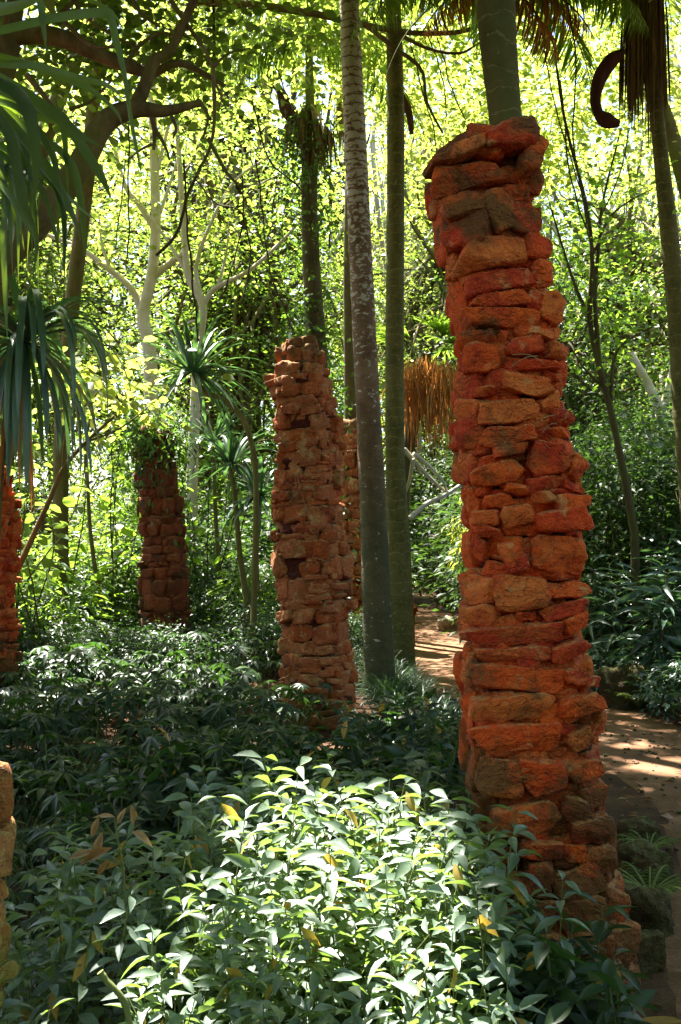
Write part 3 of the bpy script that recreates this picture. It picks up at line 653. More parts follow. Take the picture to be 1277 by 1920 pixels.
for k, x, y in ((0, 3.4, 25), (1, 2.5, 32), (0, 2.2, 37)): place_tree(k, x, y, 1.0)
for y, n, ks in ((18.5, 4, (3, 2, 3, 3)), (22, 6, (0, 2, 3, 0)), (27, 7, (0, 1, 2, 1)), (33, 8, (1, 0, 4, 3)), (41, 9, (4, 1, 0, 4))):
    for i in range(n):
        x = (-.5 + (i + .5) / n) * y * 1.15 + rngT.normal() * .6
        yy = y + rngT.normal() * 1.1
        if abs(x - (2.2 if y < 28 else 3)) < 1.1 and y < 28: x += 2.2
        place_tree(ks[int(rngT.integers(len(ks)))], x, yy, rngT.uniform(.85, 1.2))
# far wood, one mass
mb = MB(); rng = np.random.default_rng(9)
for i in range(30):
    a = (-.5 + (i + .5) / 30) * 2.2; d = rng.uniform(54, 70)
    crown(mb, (sin(a) * d, cos(a) * d, rng.uniform(7, 13)), (6, 5, rng.uniform(7, 11)), 120, 18, .36, DIAMOND, rng, clr=1.0, shell=.2)
tag(obj('far_wood', mb, M['lf_can']), 'far-off sunlit wood seen through the trees', 'wood', kind='stuff')

# ---- understorey bushes
def bush_kind(seed, r, h, size, ncl, nper, tmpl, flat=1.0):
    rng = np.random.default_rng(seed); st = MB(); lf = MB()
    C = crown(lf, (0, 0, h * .52), (r, r, h * .5), ncl, nper, size, tmpl, rng, clr=r * .2, shell=.3)
    limbs(st, np.array([(x, y, 0) for x, y in rng.normal(0, r * .12, (6, 2))]), C, rng, .012, .35, 4)
    return st, lf
BK = [bush_kind(201, 1.1, 2.2, .12, 120, 26, LEAF_M), bush_kind(202, 1.3, 1.6, .10, 150, 26, LEAF_M), bush_kind(203, .8, 1.3, .16, 60, 16, LEAF_L), bush_kind(204, 1.2, 3.0, .085, 190, 28, LEAF_M)]
bp = {}
BL = {('lf_deep'): 'dark green bush', 'lf_mid': 'mid green bush', 'lf_can': 'bright yellow-green bush', 'lf_under': 'shaded undergrowth bush', 'lf_dark': 'dark glossy-leaved bush', 'lf_bamboo': 'bush'}
def place_bush(k, mt, x, y, s=1.0, where='in the understorey below the trees', rz=None, name='bush'):
    rz = rngT.uniform(0, 6) if rz is None else rz
    lb = ('broad ', 'low ', 'loose long-leaved ', 'tall ')[k] + BL[mt] + ', ' + row_of(y, (12, 14.5, 17.5, 21), ('level with the pillars', 'just past the pillars', 'under the near trees', 'under the farther trees', 'deep in the wood')) + ', ' + col_of(x, y)
    if (k, mt) not in bp:
        t = thing(name, lb, 'bush', (x, y, 0), rz, 'bushes under the trees', s)
        obj('stems', BK[k][0], M['bk_thin'], t); obj('leaves', BK[k][1], M[mt], t); bp[(k, mt)] = t
    else: dup(bp[(k, mt)], (x, y, 0), rz, s, lb)
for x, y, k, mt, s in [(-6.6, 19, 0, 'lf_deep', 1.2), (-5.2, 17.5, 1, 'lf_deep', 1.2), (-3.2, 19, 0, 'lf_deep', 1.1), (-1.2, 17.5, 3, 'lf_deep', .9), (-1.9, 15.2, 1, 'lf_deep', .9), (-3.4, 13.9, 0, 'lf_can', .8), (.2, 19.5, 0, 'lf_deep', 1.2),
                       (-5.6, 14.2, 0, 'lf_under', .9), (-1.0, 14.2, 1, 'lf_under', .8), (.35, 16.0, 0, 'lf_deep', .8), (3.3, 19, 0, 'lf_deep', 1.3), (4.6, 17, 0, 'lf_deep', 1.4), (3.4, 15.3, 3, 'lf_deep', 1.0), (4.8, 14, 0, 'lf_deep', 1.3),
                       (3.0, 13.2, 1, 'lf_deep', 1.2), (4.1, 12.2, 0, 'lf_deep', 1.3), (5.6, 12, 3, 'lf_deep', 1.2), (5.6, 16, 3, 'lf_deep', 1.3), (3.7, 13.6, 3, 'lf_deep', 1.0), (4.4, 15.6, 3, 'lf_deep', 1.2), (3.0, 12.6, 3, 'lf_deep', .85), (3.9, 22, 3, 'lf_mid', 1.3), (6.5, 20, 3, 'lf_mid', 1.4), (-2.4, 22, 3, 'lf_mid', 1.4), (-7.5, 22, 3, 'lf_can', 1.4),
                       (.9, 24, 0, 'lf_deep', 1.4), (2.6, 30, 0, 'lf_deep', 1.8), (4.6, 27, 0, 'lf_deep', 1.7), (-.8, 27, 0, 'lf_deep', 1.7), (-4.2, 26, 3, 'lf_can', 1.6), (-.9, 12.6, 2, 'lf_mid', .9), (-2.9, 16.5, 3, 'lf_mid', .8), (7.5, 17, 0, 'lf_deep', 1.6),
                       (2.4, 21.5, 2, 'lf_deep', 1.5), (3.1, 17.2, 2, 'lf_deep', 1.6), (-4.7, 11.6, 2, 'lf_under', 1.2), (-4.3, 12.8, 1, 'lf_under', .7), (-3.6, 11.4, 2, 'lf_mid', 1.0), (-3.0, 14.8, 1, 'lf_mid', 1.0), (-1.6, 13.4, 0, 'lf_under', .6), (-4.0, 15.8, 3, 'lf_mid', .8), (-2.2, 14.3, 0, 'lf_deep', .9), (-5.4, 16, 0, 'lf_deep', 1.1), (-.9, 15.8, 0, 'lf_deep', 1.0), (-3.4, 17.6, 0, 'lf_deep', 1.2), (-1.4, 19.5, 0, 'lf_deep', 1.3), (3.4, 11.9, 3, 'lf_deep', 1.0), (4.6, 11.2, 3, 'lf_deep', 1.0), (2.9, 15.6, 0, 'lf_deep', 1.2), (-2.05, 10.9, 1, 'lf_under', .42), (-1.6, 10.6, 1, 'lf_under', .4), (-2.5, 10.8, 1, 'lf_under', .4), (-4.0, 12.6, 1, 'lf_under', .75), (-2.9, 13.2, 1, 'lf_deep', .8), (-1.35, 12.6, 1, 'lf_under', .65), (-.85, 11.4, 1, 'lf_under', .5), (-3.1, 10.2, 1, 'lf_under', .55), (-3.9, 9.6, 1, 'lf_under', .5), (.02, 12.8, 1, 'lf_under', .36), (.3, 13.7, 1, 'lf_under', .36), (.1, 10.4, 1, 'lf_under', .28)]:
    place_bush(k, mt, x, y, s)

for i in range(9):  # hedge put behind the viewer to block low light and deepen relief
    x = -7 + i * 1.75; y = -3.6 - .8 * (i % 2)
    dup(bp[(3, 'lf_deep')] if i % 2 else bp[(0, 'lf_deep')], (x, y, 0), i, 1.35 if i % 2 else 1.6, 'dark green bush of the added unseen hedge behind the viewer, ' + ('left end', 'second from the left end', 'third from the left end', 'left of the middle', 'in the middle', 'right of the middle', 'third from the right end', 'second from the right end', 'right end')[i])
# ---- overhead canopy: trunks outside the picture, unseen crowns shaped to cast the shade
def pl(pts, Yd, n=16):
    """world curve through photo pixels at depth Yd (Yd may be per point)"""
    Yd = np.broadcast_to(Yd, (len(pts),)); return spline([Wp(a, b, y) for (a, b), y in zip(pts, Yd)], n)
def tubes_at(mb, base, curve, r, k=8, lump=0.0, cap=True): tube(mb, curve - np.asarray(base), np.linspace(*r, len(curve)) if isinstance(r, tuple) else r, k, lump=lump, cap=cap)
rng = np.random.default_rng(77)
base = np.array([-4.3, 7.4, 0.0])
t = thing('canopy_tree', 'old leaning tree with a thick crooked limb entering from the upper left', 'tree', base)
mb = MB(); k_ = 7.0 / FPX
tubes_at(mb, base, np.vstack([spline([base, base + [.05, -.1, 1.2], base + [.5, -.2, 2.3], Wp(-150, 660, 7)], 12)[:-1], pl([(-150, 660), (0, 490), (80, 405), (150, 310), (195, 232), (250, 205), (310, 208), (378, 192)], 7.0, 40)]),
         np.concatenate([np.linspace(.26, .17, 11), np.interp(np.linspace(0, 7, 40), range(8), np.array([31, 29, 27, 24, 21, 17, 11, 6]) * k_)]), 14, .035)
tubes_at(mb, base, pl([(252, 208), (272, 160), (290, 115), (325, 85), (380, -40)], 7.0, 16), (15 * k_, 8 * k_), 8, .01)
tubes_at(mb, base, pl([(-300, 200), (-60, 130), (20, 68), (110, 70), (180, 100), (250, 128), (290, 135), (340, 118), (420, 160)], 7.2, 26), (26 * k_, 4 * k_), 10, .02)
tubes_at(mb, base, pl([(-20, 190), (12, 120), (20, 60), (40, -60)], 7.2, 12), (24 * k_, 16 * k_), 10, .01)
tubes_at(mb, base, np.vstack([base + [0, 0, 1.6], base + [-.3, .1, 3.5], base + [.4, .2, 5.5], Wp(-300, 200, 7.2)]), (.2, .12), 10)
for P, r in [([(120, 40), (170, 85), (215, 88)], 5), ([(235, 120), (262, 85), (300, 62), (340, 70)], 5), ([(50, 140), (90, 190), (110, 230)], 6), ([(130, 205), (170, 190), (210, 150)], 4), ([(285, 215), (290, 250), (288, 280)], 6), ([(290, 240), (310, 275), (318, 300)], 4),
             ([(285, 270), (262, 282), (240, 300)], 3), ([(320, 215), (330, 240), (324, 260)], 4), ([(375, 190), (390, 220), (380, 260)], 4), ([(320, 0), (350, 45), (385, 95), (400, 130)], 5), ([(400, 125), (430, 100), (470, 90)], 3), ([(240, -20), (265, 25), (300, 50)], 5),
             ([(130, -10), (160, 30), (200, 60), (260, 90)], 4), ([(400, 130), (400, 250), (370, 330)], 4), ([(390, 260), (430, 330), (462, 352)], 4), ([(400, 150), (415, 180), (412, 200)], 3), ([(60, 60), (120, 20), (170, -30)], 6)]:
    tubes_at(mb, base, pl(P, 7.0, 10), (r * k_, r * k_ * .5), 6)
obj('trunk', mb, M['bk_limb'], t, smooth=True)
mb = MB()
def vis(P):   # keep the near view clear: nothing hangs into the middle of the picture closer than the pillars
    yy = np.maximum(P[:, 1], .3); zt = (P[:, 2] - EYE) / yy
    return (zt > .535) | (P[:, 1] < .5)
def vis_small(P):
    yy = np.maximum(P[:, 1], .3); zt = (P[:, 2] - EYE) / yy
    return ~((zt < .515) & (P[:, 1] < 6.5) & (np.abs(P[:, 0]) < .5 * yy + .4)) & ~((P[:, 1] < 8.2) & (zt < .40))
for c_, r_, nc in [((-4.0, 7.5, 7.2), (4.2, 4.2, 1.9), 330), ((-1.5, 5.2, 7.6), (3.8, 4.2, 1.2), 330), ((-4.5, 2.2, 6.5), (3.0, 3.0, 1.3), 150), ((-3.9, 5.0, 7.0), (2.6, 2.6, .9), 170), ((-1.2, 8.6, 8.0), (3.0, 2.6, .9), 150)]:
    crown(mb, np.array(c_) - base, r_, int(nc * 1.25), 26, .17 if c_[1] > 7 else .25, DIAMOND, rng, clr=.38, shell=.05, gate=True, wfilter=vis, org=base)  # added leaf cover above the view, shading the beds except at sun gaps
crown(mb, np.array((-4.0, 8.6, 6.6)) - base, (4.2, 3.2, 1.6), 190, 24, .09, ROUND, rng, clr=.34, shell=.1, gate=True, wfilter=vis_small, org=base)
crown(mb, Wp(150, 120, 8.2) - base, (1.6, .8, .9), 60, 22, .085, ROUND, rng, clr=.22, shell=.0)
crown(mb, Wp(330, 60, 8.0) - base, (.9, .7, .5), 26, 18, .085, ROUND, rng, clr=.2, shell=.0)
obj('crown', mb, M['lf_can'], t)
# shade trees; the unseen ones are added to shade the scene
def shade_tree(label, base, h, crowns, r0, seed, mt='lf_mid', bark='bk_dark', size=.15, top=None):
    rng = np.random.default_rng(seed); base = np.array(base, float)
    t = thing('canopy_tree', label, 'tree', base); tr = MB(); cr = MB()
    top = np.array(top if top is not None else [0, 0, h * .8]); tp = spline([(0, 0, -.1), top * [.3, .1, .4], top * [.7, .6, .8], top], 14); tube(tr, tp, np.linspace(r0, r0 * .4, 14), 10, lump=.02)
    for c_, r_, nc in crowns:
        C = crown(cr, np.array(c_) - base, r_, nc, 26, size, DIAMOND, rng, clr=.38, shell=.1, gate=True, wfilter=vis if size > .16 else vis_small, org=base)
        if len(C): 
            Cg = C[~in_gap(C + base)]; Cg = Cg[(vis if size > .16 else vis_small)(Cg + base)]
            if len(Cg) and size > .16: limbs(tr, tp[8:], Cg, rng, .04, .1 if size > .16 else .03)
    obj('trunk', tr, M[bark], t, smooth=True); obj('crown', cr, M[mt], t); return t
shade_tree('broad shade tree added out of view to the right, its boughs over the path', (5.2, 7.4, 0), 8.5, [((2.6, 8.2, 7.6), (3.9, 4.4, 1.4), 420), ((2.0, 4.6, 7.2), (3.0, 2.6, 1.2), 220)], .2, 88, size=.23)
shade_tree('tall shade tree beyond the palms spreading over the middle of the garden', (-5.6, 13.5, 0), 11, [((-2.6, 13.0, 8.6), (4.6, 4.2, 1.8), 420), ((.8, 11.0, 8.8), (3.2, 3.2, 1.3), 170)], .2, 89, 'lf_can2', size=.13, top=[2.4, 0, 8.6])
shade_tree('tall tree beyond the right palm with bright leaves over the far path', (6.4, 15.0, 0), 11, [((3.0, 15.6, 8.8), (4.6, 4.6, 2.0), 460)], .2, 90, 'lf_can2', size=.15, top=[-2.0, 0, 8.8])
shade_tree('shade tree added out of view left of the camera, over the dark undergrowth', (-6.2, 4.8, 0), 8, [((-6.8, 6.2, 5.6), (2.4, 4.5, 1.6), 220)], .16, 91, size=.2)
for i, (x, y, h, s1, s2) in enumerate([(-7.6, -6.5, 8, 2.6, 160), (7.6, -7.0, 8, 2.6, 160), (-6.5, -2.0, 8.5, 3.0, 240), (6.0, -2.2, 8.5, 3.0, 200), (0, -16, 9, 4.0, 160), (7.6, 3.0, 8, 2.8, 220)]):  # trees behind the viewer, added to hold back sky fill
    shade_tree(['added leafy tree, unseen behind the viewer on the near side', 'added spreading tree, unseen behind the viewer over the path', 'added tree, unseen behind the viewer by the left bed', 'added tree, unseen behind the viewer beyond the path', 'tallest added tree, unseen behind the viewer', 'dense tree beside the path outside the view'][i],
               (x, y, 0), h, [((x * .8, y, h * .62), (s1, s1, h * .36), s2)], .17, 95 + i, 'lf_mid', size=.2)
# long limb across the top of the picture
base = np.array([-3.2, 11.8, 0]); 
t = thing('thin_tree', 'slender tree whose long bare bough crosses the top behind the palm trunks', 'tree', base)
mb = MB(); k_ = 11 / FPX
tubes_at(mb, base, np.vstack([spline([base, base + [0, 0, 3], base + [.3, 0, 6]], 8), pl([(200, -180), (340, -15), (420, 5), (500, 12), (600, 28), (700, 50), (780, 62), (860, 60), (905, 45)], 11, 30)]), np.concatenate([np.linspace(.1, .09, 8), np.linspace(10 * k_, 4 * k_, 30)]), 8)
tubes_at(mb, base, pl([(690, 50), (740, 90), (790, 130), (800, 190), (830, 250)], 11, 14), (5 * k_, 2 * k_), 6)
tubes_at(mb, base, pl([(740, 60), (800, 90), (860, 100), (900, 80)], 11, 14), (4 * k_, 2 * k_), 6)
obj('trunk', mb, M['bk_limb'], t, smooth=True)
mb = MB(); crown(mb, Wp(620, 20, 11.5) - base, (2.2, .6, .5), 40, 18, .09, ROUND, rng, clr=.22, shell=0); crown(mb, Wp(860, 60, 11.5) - base, (1.2, .5, .6), 24, 16, .09, ROUND, rng, clr=.22, shell=0, gate=True, org=base)
obj('crown', mb, M['lf_can'], t)

# ---- pale branching trees behind on the left
def px_tree(name, label, Yd, curves, bark, bpx, leaves=None, mt='lf_can', lump=.0, group=None, cat='tree'):
    base = np.array([Wp(bpx, 1000, Yd)[0], Yd, 0.0]); k_ = Yd / FPX; t = thing(name, label, cat, base, group=group); mb = MB()
    for j, (P, r0, r1) in enumerate(curves):
        c = pl(P, Yd, 4 * len(P) + 4)
        if j == 0: c = np.vstack([base + [0, 0, -.05], c])
        tube(mb, c - base, np.concatenate([[r0 * 1.3], np.linspace(r0, r1, len(c) - 1)]) * k_ if j == 0 else np.linspace(r0, r1, len(c)) * k_, 8, lump=lump)
    obj('trunk', mb, M[bark], t, smooth=True)
    if leaves:
        mb = MB()
        for (px, py), (rx, ry), nc, npr, size in leaves: crown(mb, Wp(px, py, Yd + .2) - base, (rx * k_, 1.0, ry * k_), nc, npr, size, ROUND, rng, clr=.3, shell=0)
        obj('crown', mb, M[mt], t)
    return t
px_tree('pale_barked_tree', 'pale grey smooth-barked tree with spreading bare branches, the left of the pair', 15.0,
        [([(288, 900), (284, 760), (280, 650), (268, 590), (284, 520), (292, 430), (290, 330), (286, 200), (280, 60)], 15, 7), ([(270, 590), (245, 540), (205, 505), (150, 465), (90, 440)], 8, 3), ([(286, 520), (320, 492), (345, 470), (350, 400)], 8, 4),
         ([(291, 430), (262, 385), (235, 350), (215, 280)], 7, 3), ([(290, 340), (310, 260), (330, 180)], 5, 2), ([(290, 430), (300, 400), (320, 340), (345, 260)], 4, 2), ([(205, 505), (190, 450), (185, 400)], 3, 1)], 'bk_white', 288,
        [((230, 300), (170, 190), 34, 14, .10), ((180, 450), (120, 120), 18, 12, .1)], 'lf_can2')
px_tree('pale_barked_tree', 'slimmer pale grey tree forking low, the right of the pair', 14.6,
        [([(360, 900), (366, 760), (372, 650), (380, 572), (352, 515), (345, 430), (338, 330), (330, 200)], 11, 4), ([(380, 572), (405, 540), (470, 505), (540, 440), (590, 380)], 6, 2), ([(380, 570), (368, 500), (395, 420), (440, 340), (510, 290)], 5, 2),
         ([(375, 600), (350, 610), (352, 660)], 3, 2), ([(352, 515), (320, 460), (275, 400)], 4, 2), ([(410, 535), (425, 470), (430, 400)], 3, 1)], 'bk_white', 360, [((420, 420), (150, 150), 30, 12, .09)], 'lf_can2')
px_tree('thin_dark_tree', 'thin dark forked tree right of the big pillar in front of the bright wood', 10.5,
        [([(1190, 1000), (1168, 880), (1145, 770), (1124, 690), (1106, 600), (1110, 480), (1098, 380), (1060, 230), (1040, 100)], 8, 2), ([(1124, 690), (1116, 560), (1122, 470), (1130, 380), (1165, 240)], 5, 1.5), ([(1145, 770), (1150, 680), (1175, 640), (1250, 600)], 4, 1.5), ([(1106, 600), (1080, 540), (1060, 480), (1030, 380)], 4, 1.5),
         ([(1135, 730), (1095, 690), (1070, 650)], 3, 1), ([(1110, 480), (1150, 400), (1230, 350)], 3, 1)], 'bk_dark', 1195, [((1130, 420), (110, 180), 46, 14, .075), ((1150, 620), (110, 120), 34, 14, .075)], 'lf_mid')
px_tree('bent_sapling', 'bent olive-barked sapling leaning right beside the left edge pillar', 9.2, [([(18, 1100), (60, 1010), (92, 940), (118, 880), (160, 830), (215, 780)], 6.5, 3), ([(118, 880), (128, 800), (180, 740), (200, 720)], 3.5, 1.5), ([(160, 830), (230, 800), (300, 745)], 2.5, 1)], 'bk_thin', 8,
        [((190, 730), (110, 60), 30, 9, .11), ((120, 700), (60, 70), 14, 9, .13)], 'lf_can2')
px_tree('thin_sapling', 'thin mottled sapling standing among bright shrubs between the left pillars', 12.6, [([(190, 1130), (176, 1050), (168, 980), (164, 900), (160, 840), (170, 780)], 5, 2.5)], 'bk_thin', 192)
px_tree('pale_barked_tree', 'pale trunk glimpsed in the bright gap at the right edge', 17.0, [([(1262, 1000), (1255, 880), (1240, 780), (1215, 720), (1180, 660)], 12, 7), ([(1240, 780), (1260, 700), (1275, 620)], 8, 5)], 'bk_white', 1262)

# fallen grey branches behind the palms
for i, (P, r, lb) in enumerate([([(768, 972), (800, 945), (835, 928), (870, 905)], 5.5, 'grey dead branch sloping up behind the ringed palm, lowest of the tangle'), ([(757, 842), (790, 880), (815, 905), (840, 925)], 5, 'grey dead branch running down to the right under the dry fronds'),
                                ([(775, 850), (800, 870), (832, 905), (840, 935)], 4, 'thin grey dead branch crossing under the dry fronds'), ([(775, 860), (768, 900), (755, 935)], 4.5, 'short grey dead branch leaning on the ringed palm')]):
    base = Wp(*P[0], 12.6); mb = MB(); tube(mb, pl(P, [12.6, 12.7, 12.8, 13.0][:len(P)], 14) - base, np.linspace(r, r * .6, 14) * 12.6 / FPX, 7, lump=.006)
    o = obj('dead_branch', mb, M['bk_white'], loc=base.tolist(), smooth=True); tag(o, lb, 'branch')

# ---- palms
def palm_trunk(mb, base, curve, r, ringh=.0, k=18):
    n = len(curve); rr = np.interp(np.linspace(0, 1, n), np.linspace(0, 1, len(r)), r)
    if ringh:
        z = curve[:, 2]; ph = (z * ringh) % 1; rr = rr * (1 + .02 * (ph < .2) - .012 * (ph > .85))
    tube(mb, curve - base, rr, k, lump=.012)
FORG = [None]
def frond(mb, mr, p0, d, L, nl=34, ll=.42, lw=.03, droop=.9, mi=0, rng=R, hang=.6):
    d = unit(np.array(d, float)); p = np.array(p0, float); pts = [p.copy()]; ds = [d.copy()]; n = 16
    for i in range(n): d = unit(d + np.array([0, 0, -droop * L / n * (.3 + 1.2 * i / n)])); p = p + d * L / n; pts.append(p.copy()); ds.append(d.copy())
    pts = np.array(pts); ds = np.array(ds); tube(mr, pts, np.linspace(.016, .004, n + 1), 5)
    t = np.linspace(.1, 1, nl); q = spline(pts, 200)[(t * 199).astype(int)]; dd = ds[(t * n).astype(int)]
    for sd in (-1, 1):
        side = unit(np.cross(dd, [0, 0, 1.0])) * sd
        D = unit(side + dd * .55 + np.array([0, 0, -hang]) + rng.normal(0, .12, (nl, 3)))
        up = np.cross(side * sd, dd)
        sz = ll * np.sin(np.clip(t * 2.9 + .25, 0, 3.05)) ** .6 * rng.uniform(.8, 1.1, nl)
        kk = np.ones(nl, bool) if FORG[0] is None else ~in_gap(q + D * sz[:, None] * .5 + FORG[0])
        scatter(mb, LEAF_N, q[kk], D[kk], unit(up + rng.normal(0, .2, (nl, 3)))[kk], sz[kk], mi)
LEAF_N = leaf_t(.075, .3, .35, 3)
def fibres(mb, c, r, h, n, rng, w=.012, spread=.06):
    for i in range(n):
        a = rng.uniform(0, 2 * pi); p = np.asarray(c) + [cos(a) * r * rng.uniform(.5, 1.1), sin(a) * r * rng.uniform(.5, 1.1), rng.uniform(-.1, .08)]
        strap(mb, p, (cos(a) * spread, sin(a) * spread, -1), h * rng.uniform(.5, 1.1), w * rng.uniform(.5, 1.6), .3 if False else 1.2, 6, .3, tip=.3, twist=rng.uniform(-2, 2))
k_ = 9.9 / FPX
# palm A
def grounded(P, Yd, n=60):
    c = pl(P, Yd, n); return c
base = np.array([Wp(712, 1310, 9.9)[0], 9.9, -.02]); t = thing('palm_tree', 'tall palm trunk with white lichen bands high up, left of the pair', 'palm', base)
mb = MB(); c = grounded([(714, 1318), (706, 1120), (700, 960), (690, 760), (678, 520), (668, 300), (660, 130), (654, -20), (640, -420)], 9.9, 150); palm_trunk(mb, base, c, np.array([30, 27, 25, 23, 22, 21, 20, 18, 17]) * k_ * 1.0, 11)
obj('trunk', mb, M['palm_a'], t, smooth=True)
FORG[0] = base; fr = MB(); rc = MB(); top = c[-1] - base
for i in range(11): a = i * 2.4; frond(fr, rc, top, (cos(a), sin(a), .9), 2.6, 40, .5, .03, .5)
obj('fronds', fr, M['lf_mid'], t); obj('leaf_stalks', rc, M['stem'], t)
k_ = 11.2 / FPX
base = np.array([Wp(752, 1260, 11.2)[0], 11.2, -.02]); t = thing('palm_tree', 'tall ringed green palm trunk, right of the pair in the middle', 'palm', base)
mb = MB(); c = grounded([(756, 1278), (750, 1130), (746, 1000), (741, 860), (740, 680), (741, 480), (742, 250), (739, 60), (737, -20), (732, -420)], 11.2, 150); palm_trunk(mb, base, c, np.array([25, 23, 21, 18, 17.5, 17, 16.5, 15, 14, 13]) * k_, 9)
obj('trunk', mb, M['palm_g'], t, smooth=True)
FORG[0] = base; fr = MB(); rc = MB(); top = c[-1] - base
for i in range(11): a = i * 2.4 + .5; frond(fr, rc, top, (cos(a), sin(a), .8), 2.4, 40, .5, .03, .5)
obj('fronds', fr, M['lf_mid'], t); obj('leaf_stalks', rc, M['stem'], t)
k_ = 6.4 / FPX
base = np.array([Wp(1000, 1480, 6.4)[0], 6.4, -.02]); t = thing('palm_tree', 'thick dark ringed palm trunk rising behind the top of the big pillar', 'palm', base)
mb = MB(); c = grounded([(1010, 1485), (990, 900), (965, 400), (948, 225), (936, 100), (927, -20), (900, -400)], 6.4, 130); palm_trunk(mb, base, c, np.array([48, 40, 33, 31, 34, 37, 34]) * k_, 7)
obj('trunk', mb, M['palm_d'], t, smooth=True)
FORG[0] = base; fr = MB(); rc = MB(); top = c[-1] - base
for i in range(11): a = i * 2.4 + .9; frond(fr, rc, top, (cos(a), sin(a), .9), 2.2, 36, .5, .03, .4)
obj('fronds', fr, M['lf_mid'], t); obj('leaf_stalks', rc, M['stem'], t)
k_ = 9.5 / FPX
base = np.array([Wp(1300, 1320, 9.5)[0], 9.5, -.02]); t = thing('palm_tree', 'pale ringed palm at the right edge under a hanging brown fibre skirt', 'palm', base)
mb = MB(); c = grounded([(1312, 1325), (1300, 1000), (1284, 800), (1270, 600), (1256, 450), (1240, 300), (1230, 200), (1215, 60), (1205, -60), (1200, -180)], 9.5, 130); palm_trunk(mb, base, c, np.array([26, 22, 20, 18, 17, 14, 13, 15, 16, 14]) * k_, 9)
obj('trunk', mb, M['palm_g'], t, smooth=True)
mb = MB(); cc = Wp(1212, 20, 9.5) - base; fibres(mb, cc, .17, 1.0, 260, rng, .014); fibres(mb, cc + [0, 0, .35], .16, .9, 160, rng, .014); fibres(mb, cc + [-.1, 0, -.05], .12, 1.15, 80, rng, .014); obj('fibre_skirt', mb, M['fibre'], t)
FORG[0] = base; fr = MB(); rc = MB(); top = c[-18] - base + [0, 0, .35]
for i in range(12): a = i * 2.4 + .2; frond(fr, rc, top, (cos(a), sin(a), .7), 2.0, 44, .5, .03, .95)
frond(fr, rc, top, (-1, -.2, .15), 1.8, 44, .5, .03, .5)
obj('fronds', fr, M['lf_can'], t); obj('leaf_stalks', rc, M['stem'], t)
def spathe(pxs, Yd, wds, base, t):
    c = pl(pxs, Yd, 22); w_ = np.interp(np.linspace(0, 1, 22), np.linspace(0, 1, len(wds)), wds) * Yd / FPX; tg = unit(np.gradient(c, axis=0)); sd = unit(np.cross(tg, [0, 1.0, 0])); mb = MB()
    d = np.array([0, 1.0, 0]); V = np.stack([c - sd * w_[:, None] / 2, c - sd * w_[:, None] * .2 - d * w_[:, None] * .35, c + sd * w_[:, None] * .2 - d * w_[:, None] * .35, c + sd * w_[:, None] / 2], 1).reshape(-1, 3) - base
    i = np.arange(21)[:, None] * 4; F = np.concatenate([i + np.array([[a, a + 1, a + 5, a + 4]]) for a in range(3)]); mb.add(V, F); 
    V2 = V + np.array([0, .02, 0]); mb.add(V2, F[:, ::-1]); obj('spathe', mb, M['spathe'], t, smooth=True)
spathe([(1172, 95), (1150, 110), (1128, 140), (1117, 180), (1122, 210), (1138, 225), (1162, 232)], 9.3, [8, 28, 28, 20, 18, 32, 12], base, t)
k_ = 9 / FPX
base = np.array([Wp(1010, 1390, 9)[0], 9, -.02]); t = thing('palm_tree', 'feather-leaved palm hidden behind the big pillar, its fronds drooping at the top', 'palm', base)
mb = MB(); c = grounded([(1010, 1342), (990, 800), (962, 300), (948, 60), (944, -40)], 9, 60); palm_trunk(mb, base, c, np.array([22, 20, 18, 16]) * k_, 8); obj('trunk', mb, M['palm_d'], t, smooth=True)
FORG[0] = base; fr = MB(); rc = MB(); fd = MB(); top = c[-1] - base
for i, (a, e, L) in enumerate([(3.0, .5, 1.7), (3.5, .25, 1.6), (2.6, .2, 1.5), (.1, .5, 1.6), (-.4, .2, 1.5), (.7, .3, 1.6), (1.6, .8, 1.5), (-1.7, .7, 1.0), (3.9, .1, 1.4)]): frond(fr, rc, top, (cos(a), sin(a), e), L, 54, .42, .03, 1.5, hang=1.0)
for a, e, L in [(.0, -.1, 1.0), (3.3, -.2, 1.0), (.5, -.4, .9)]: frond(fd, rc, top, (cos(a), sin(a), e), L, 40, .36, .03, 1.6, hang=1.3)
obj('fronds', fr, M['lf_mid'], t); obj('dead_fronds', fd, M['lf_dead'], t); obj('leaf_stalks', rc, M['stem'], t)
# ivy-clad palm E
k_ = 13 / FPX
base = np.array([Wp(600, 1230, 13)[0], 13, -.02]); t = thing('palm_tree', 'ivy-covered dark palm behind the middle pillar with a torn pale sheath', 'palm', base)
mb = MB(); c = grounded([(606, 1235), (600, 900), (596, 700), (585, 520), (580, 380), (582, 280), (582, 200)], 13, 90); palm_trunk(mb, base, c, np.array([24, 22, 20, 17, 15, 17, 13]) * k_, 6); obj('trunk', mb, M['bk_dark'], t, smooth=True)
mb = MB(); c2 = pl([(582, 215), (580, 150), (580, 95), (580, 50)], 13, 14) - base; tube(mb, c2, np.linspace(9, 6, 14) * k_, 8); obj('crownshaft', mb, M['stem'], t, smooth=True)
mb = MB(); strap(mb, Wp(583, 195, 12.88) - base, (.15, -.1, -1), 70 * k_, 22 * k_, .1, 6, .2, tip=.4); strap(mb, Wp(592, 200, 12.86) - base, (.25, -.1, -1), 62 * k_, 14 * k_, .1, 6, .2, tip=.4); obj('torn_sheath', mb, M['fibre_pale'], t)
mb = MB(); fibres(mb, Wp(570, 225, 13) - base, .2, .5, 120, rng, .016, .15); fibres(mb, Wp(598, 240, 13) - base, .16, .55, 120, rng, .016, .15); obj('fibre_skirt', mb, M['fibre'], t)
spathe([(512, 160), (524, 175), (535, 205), (556, 228), (566, 245)], 12.9, [3, 10, 22, 26, 14], base, t)
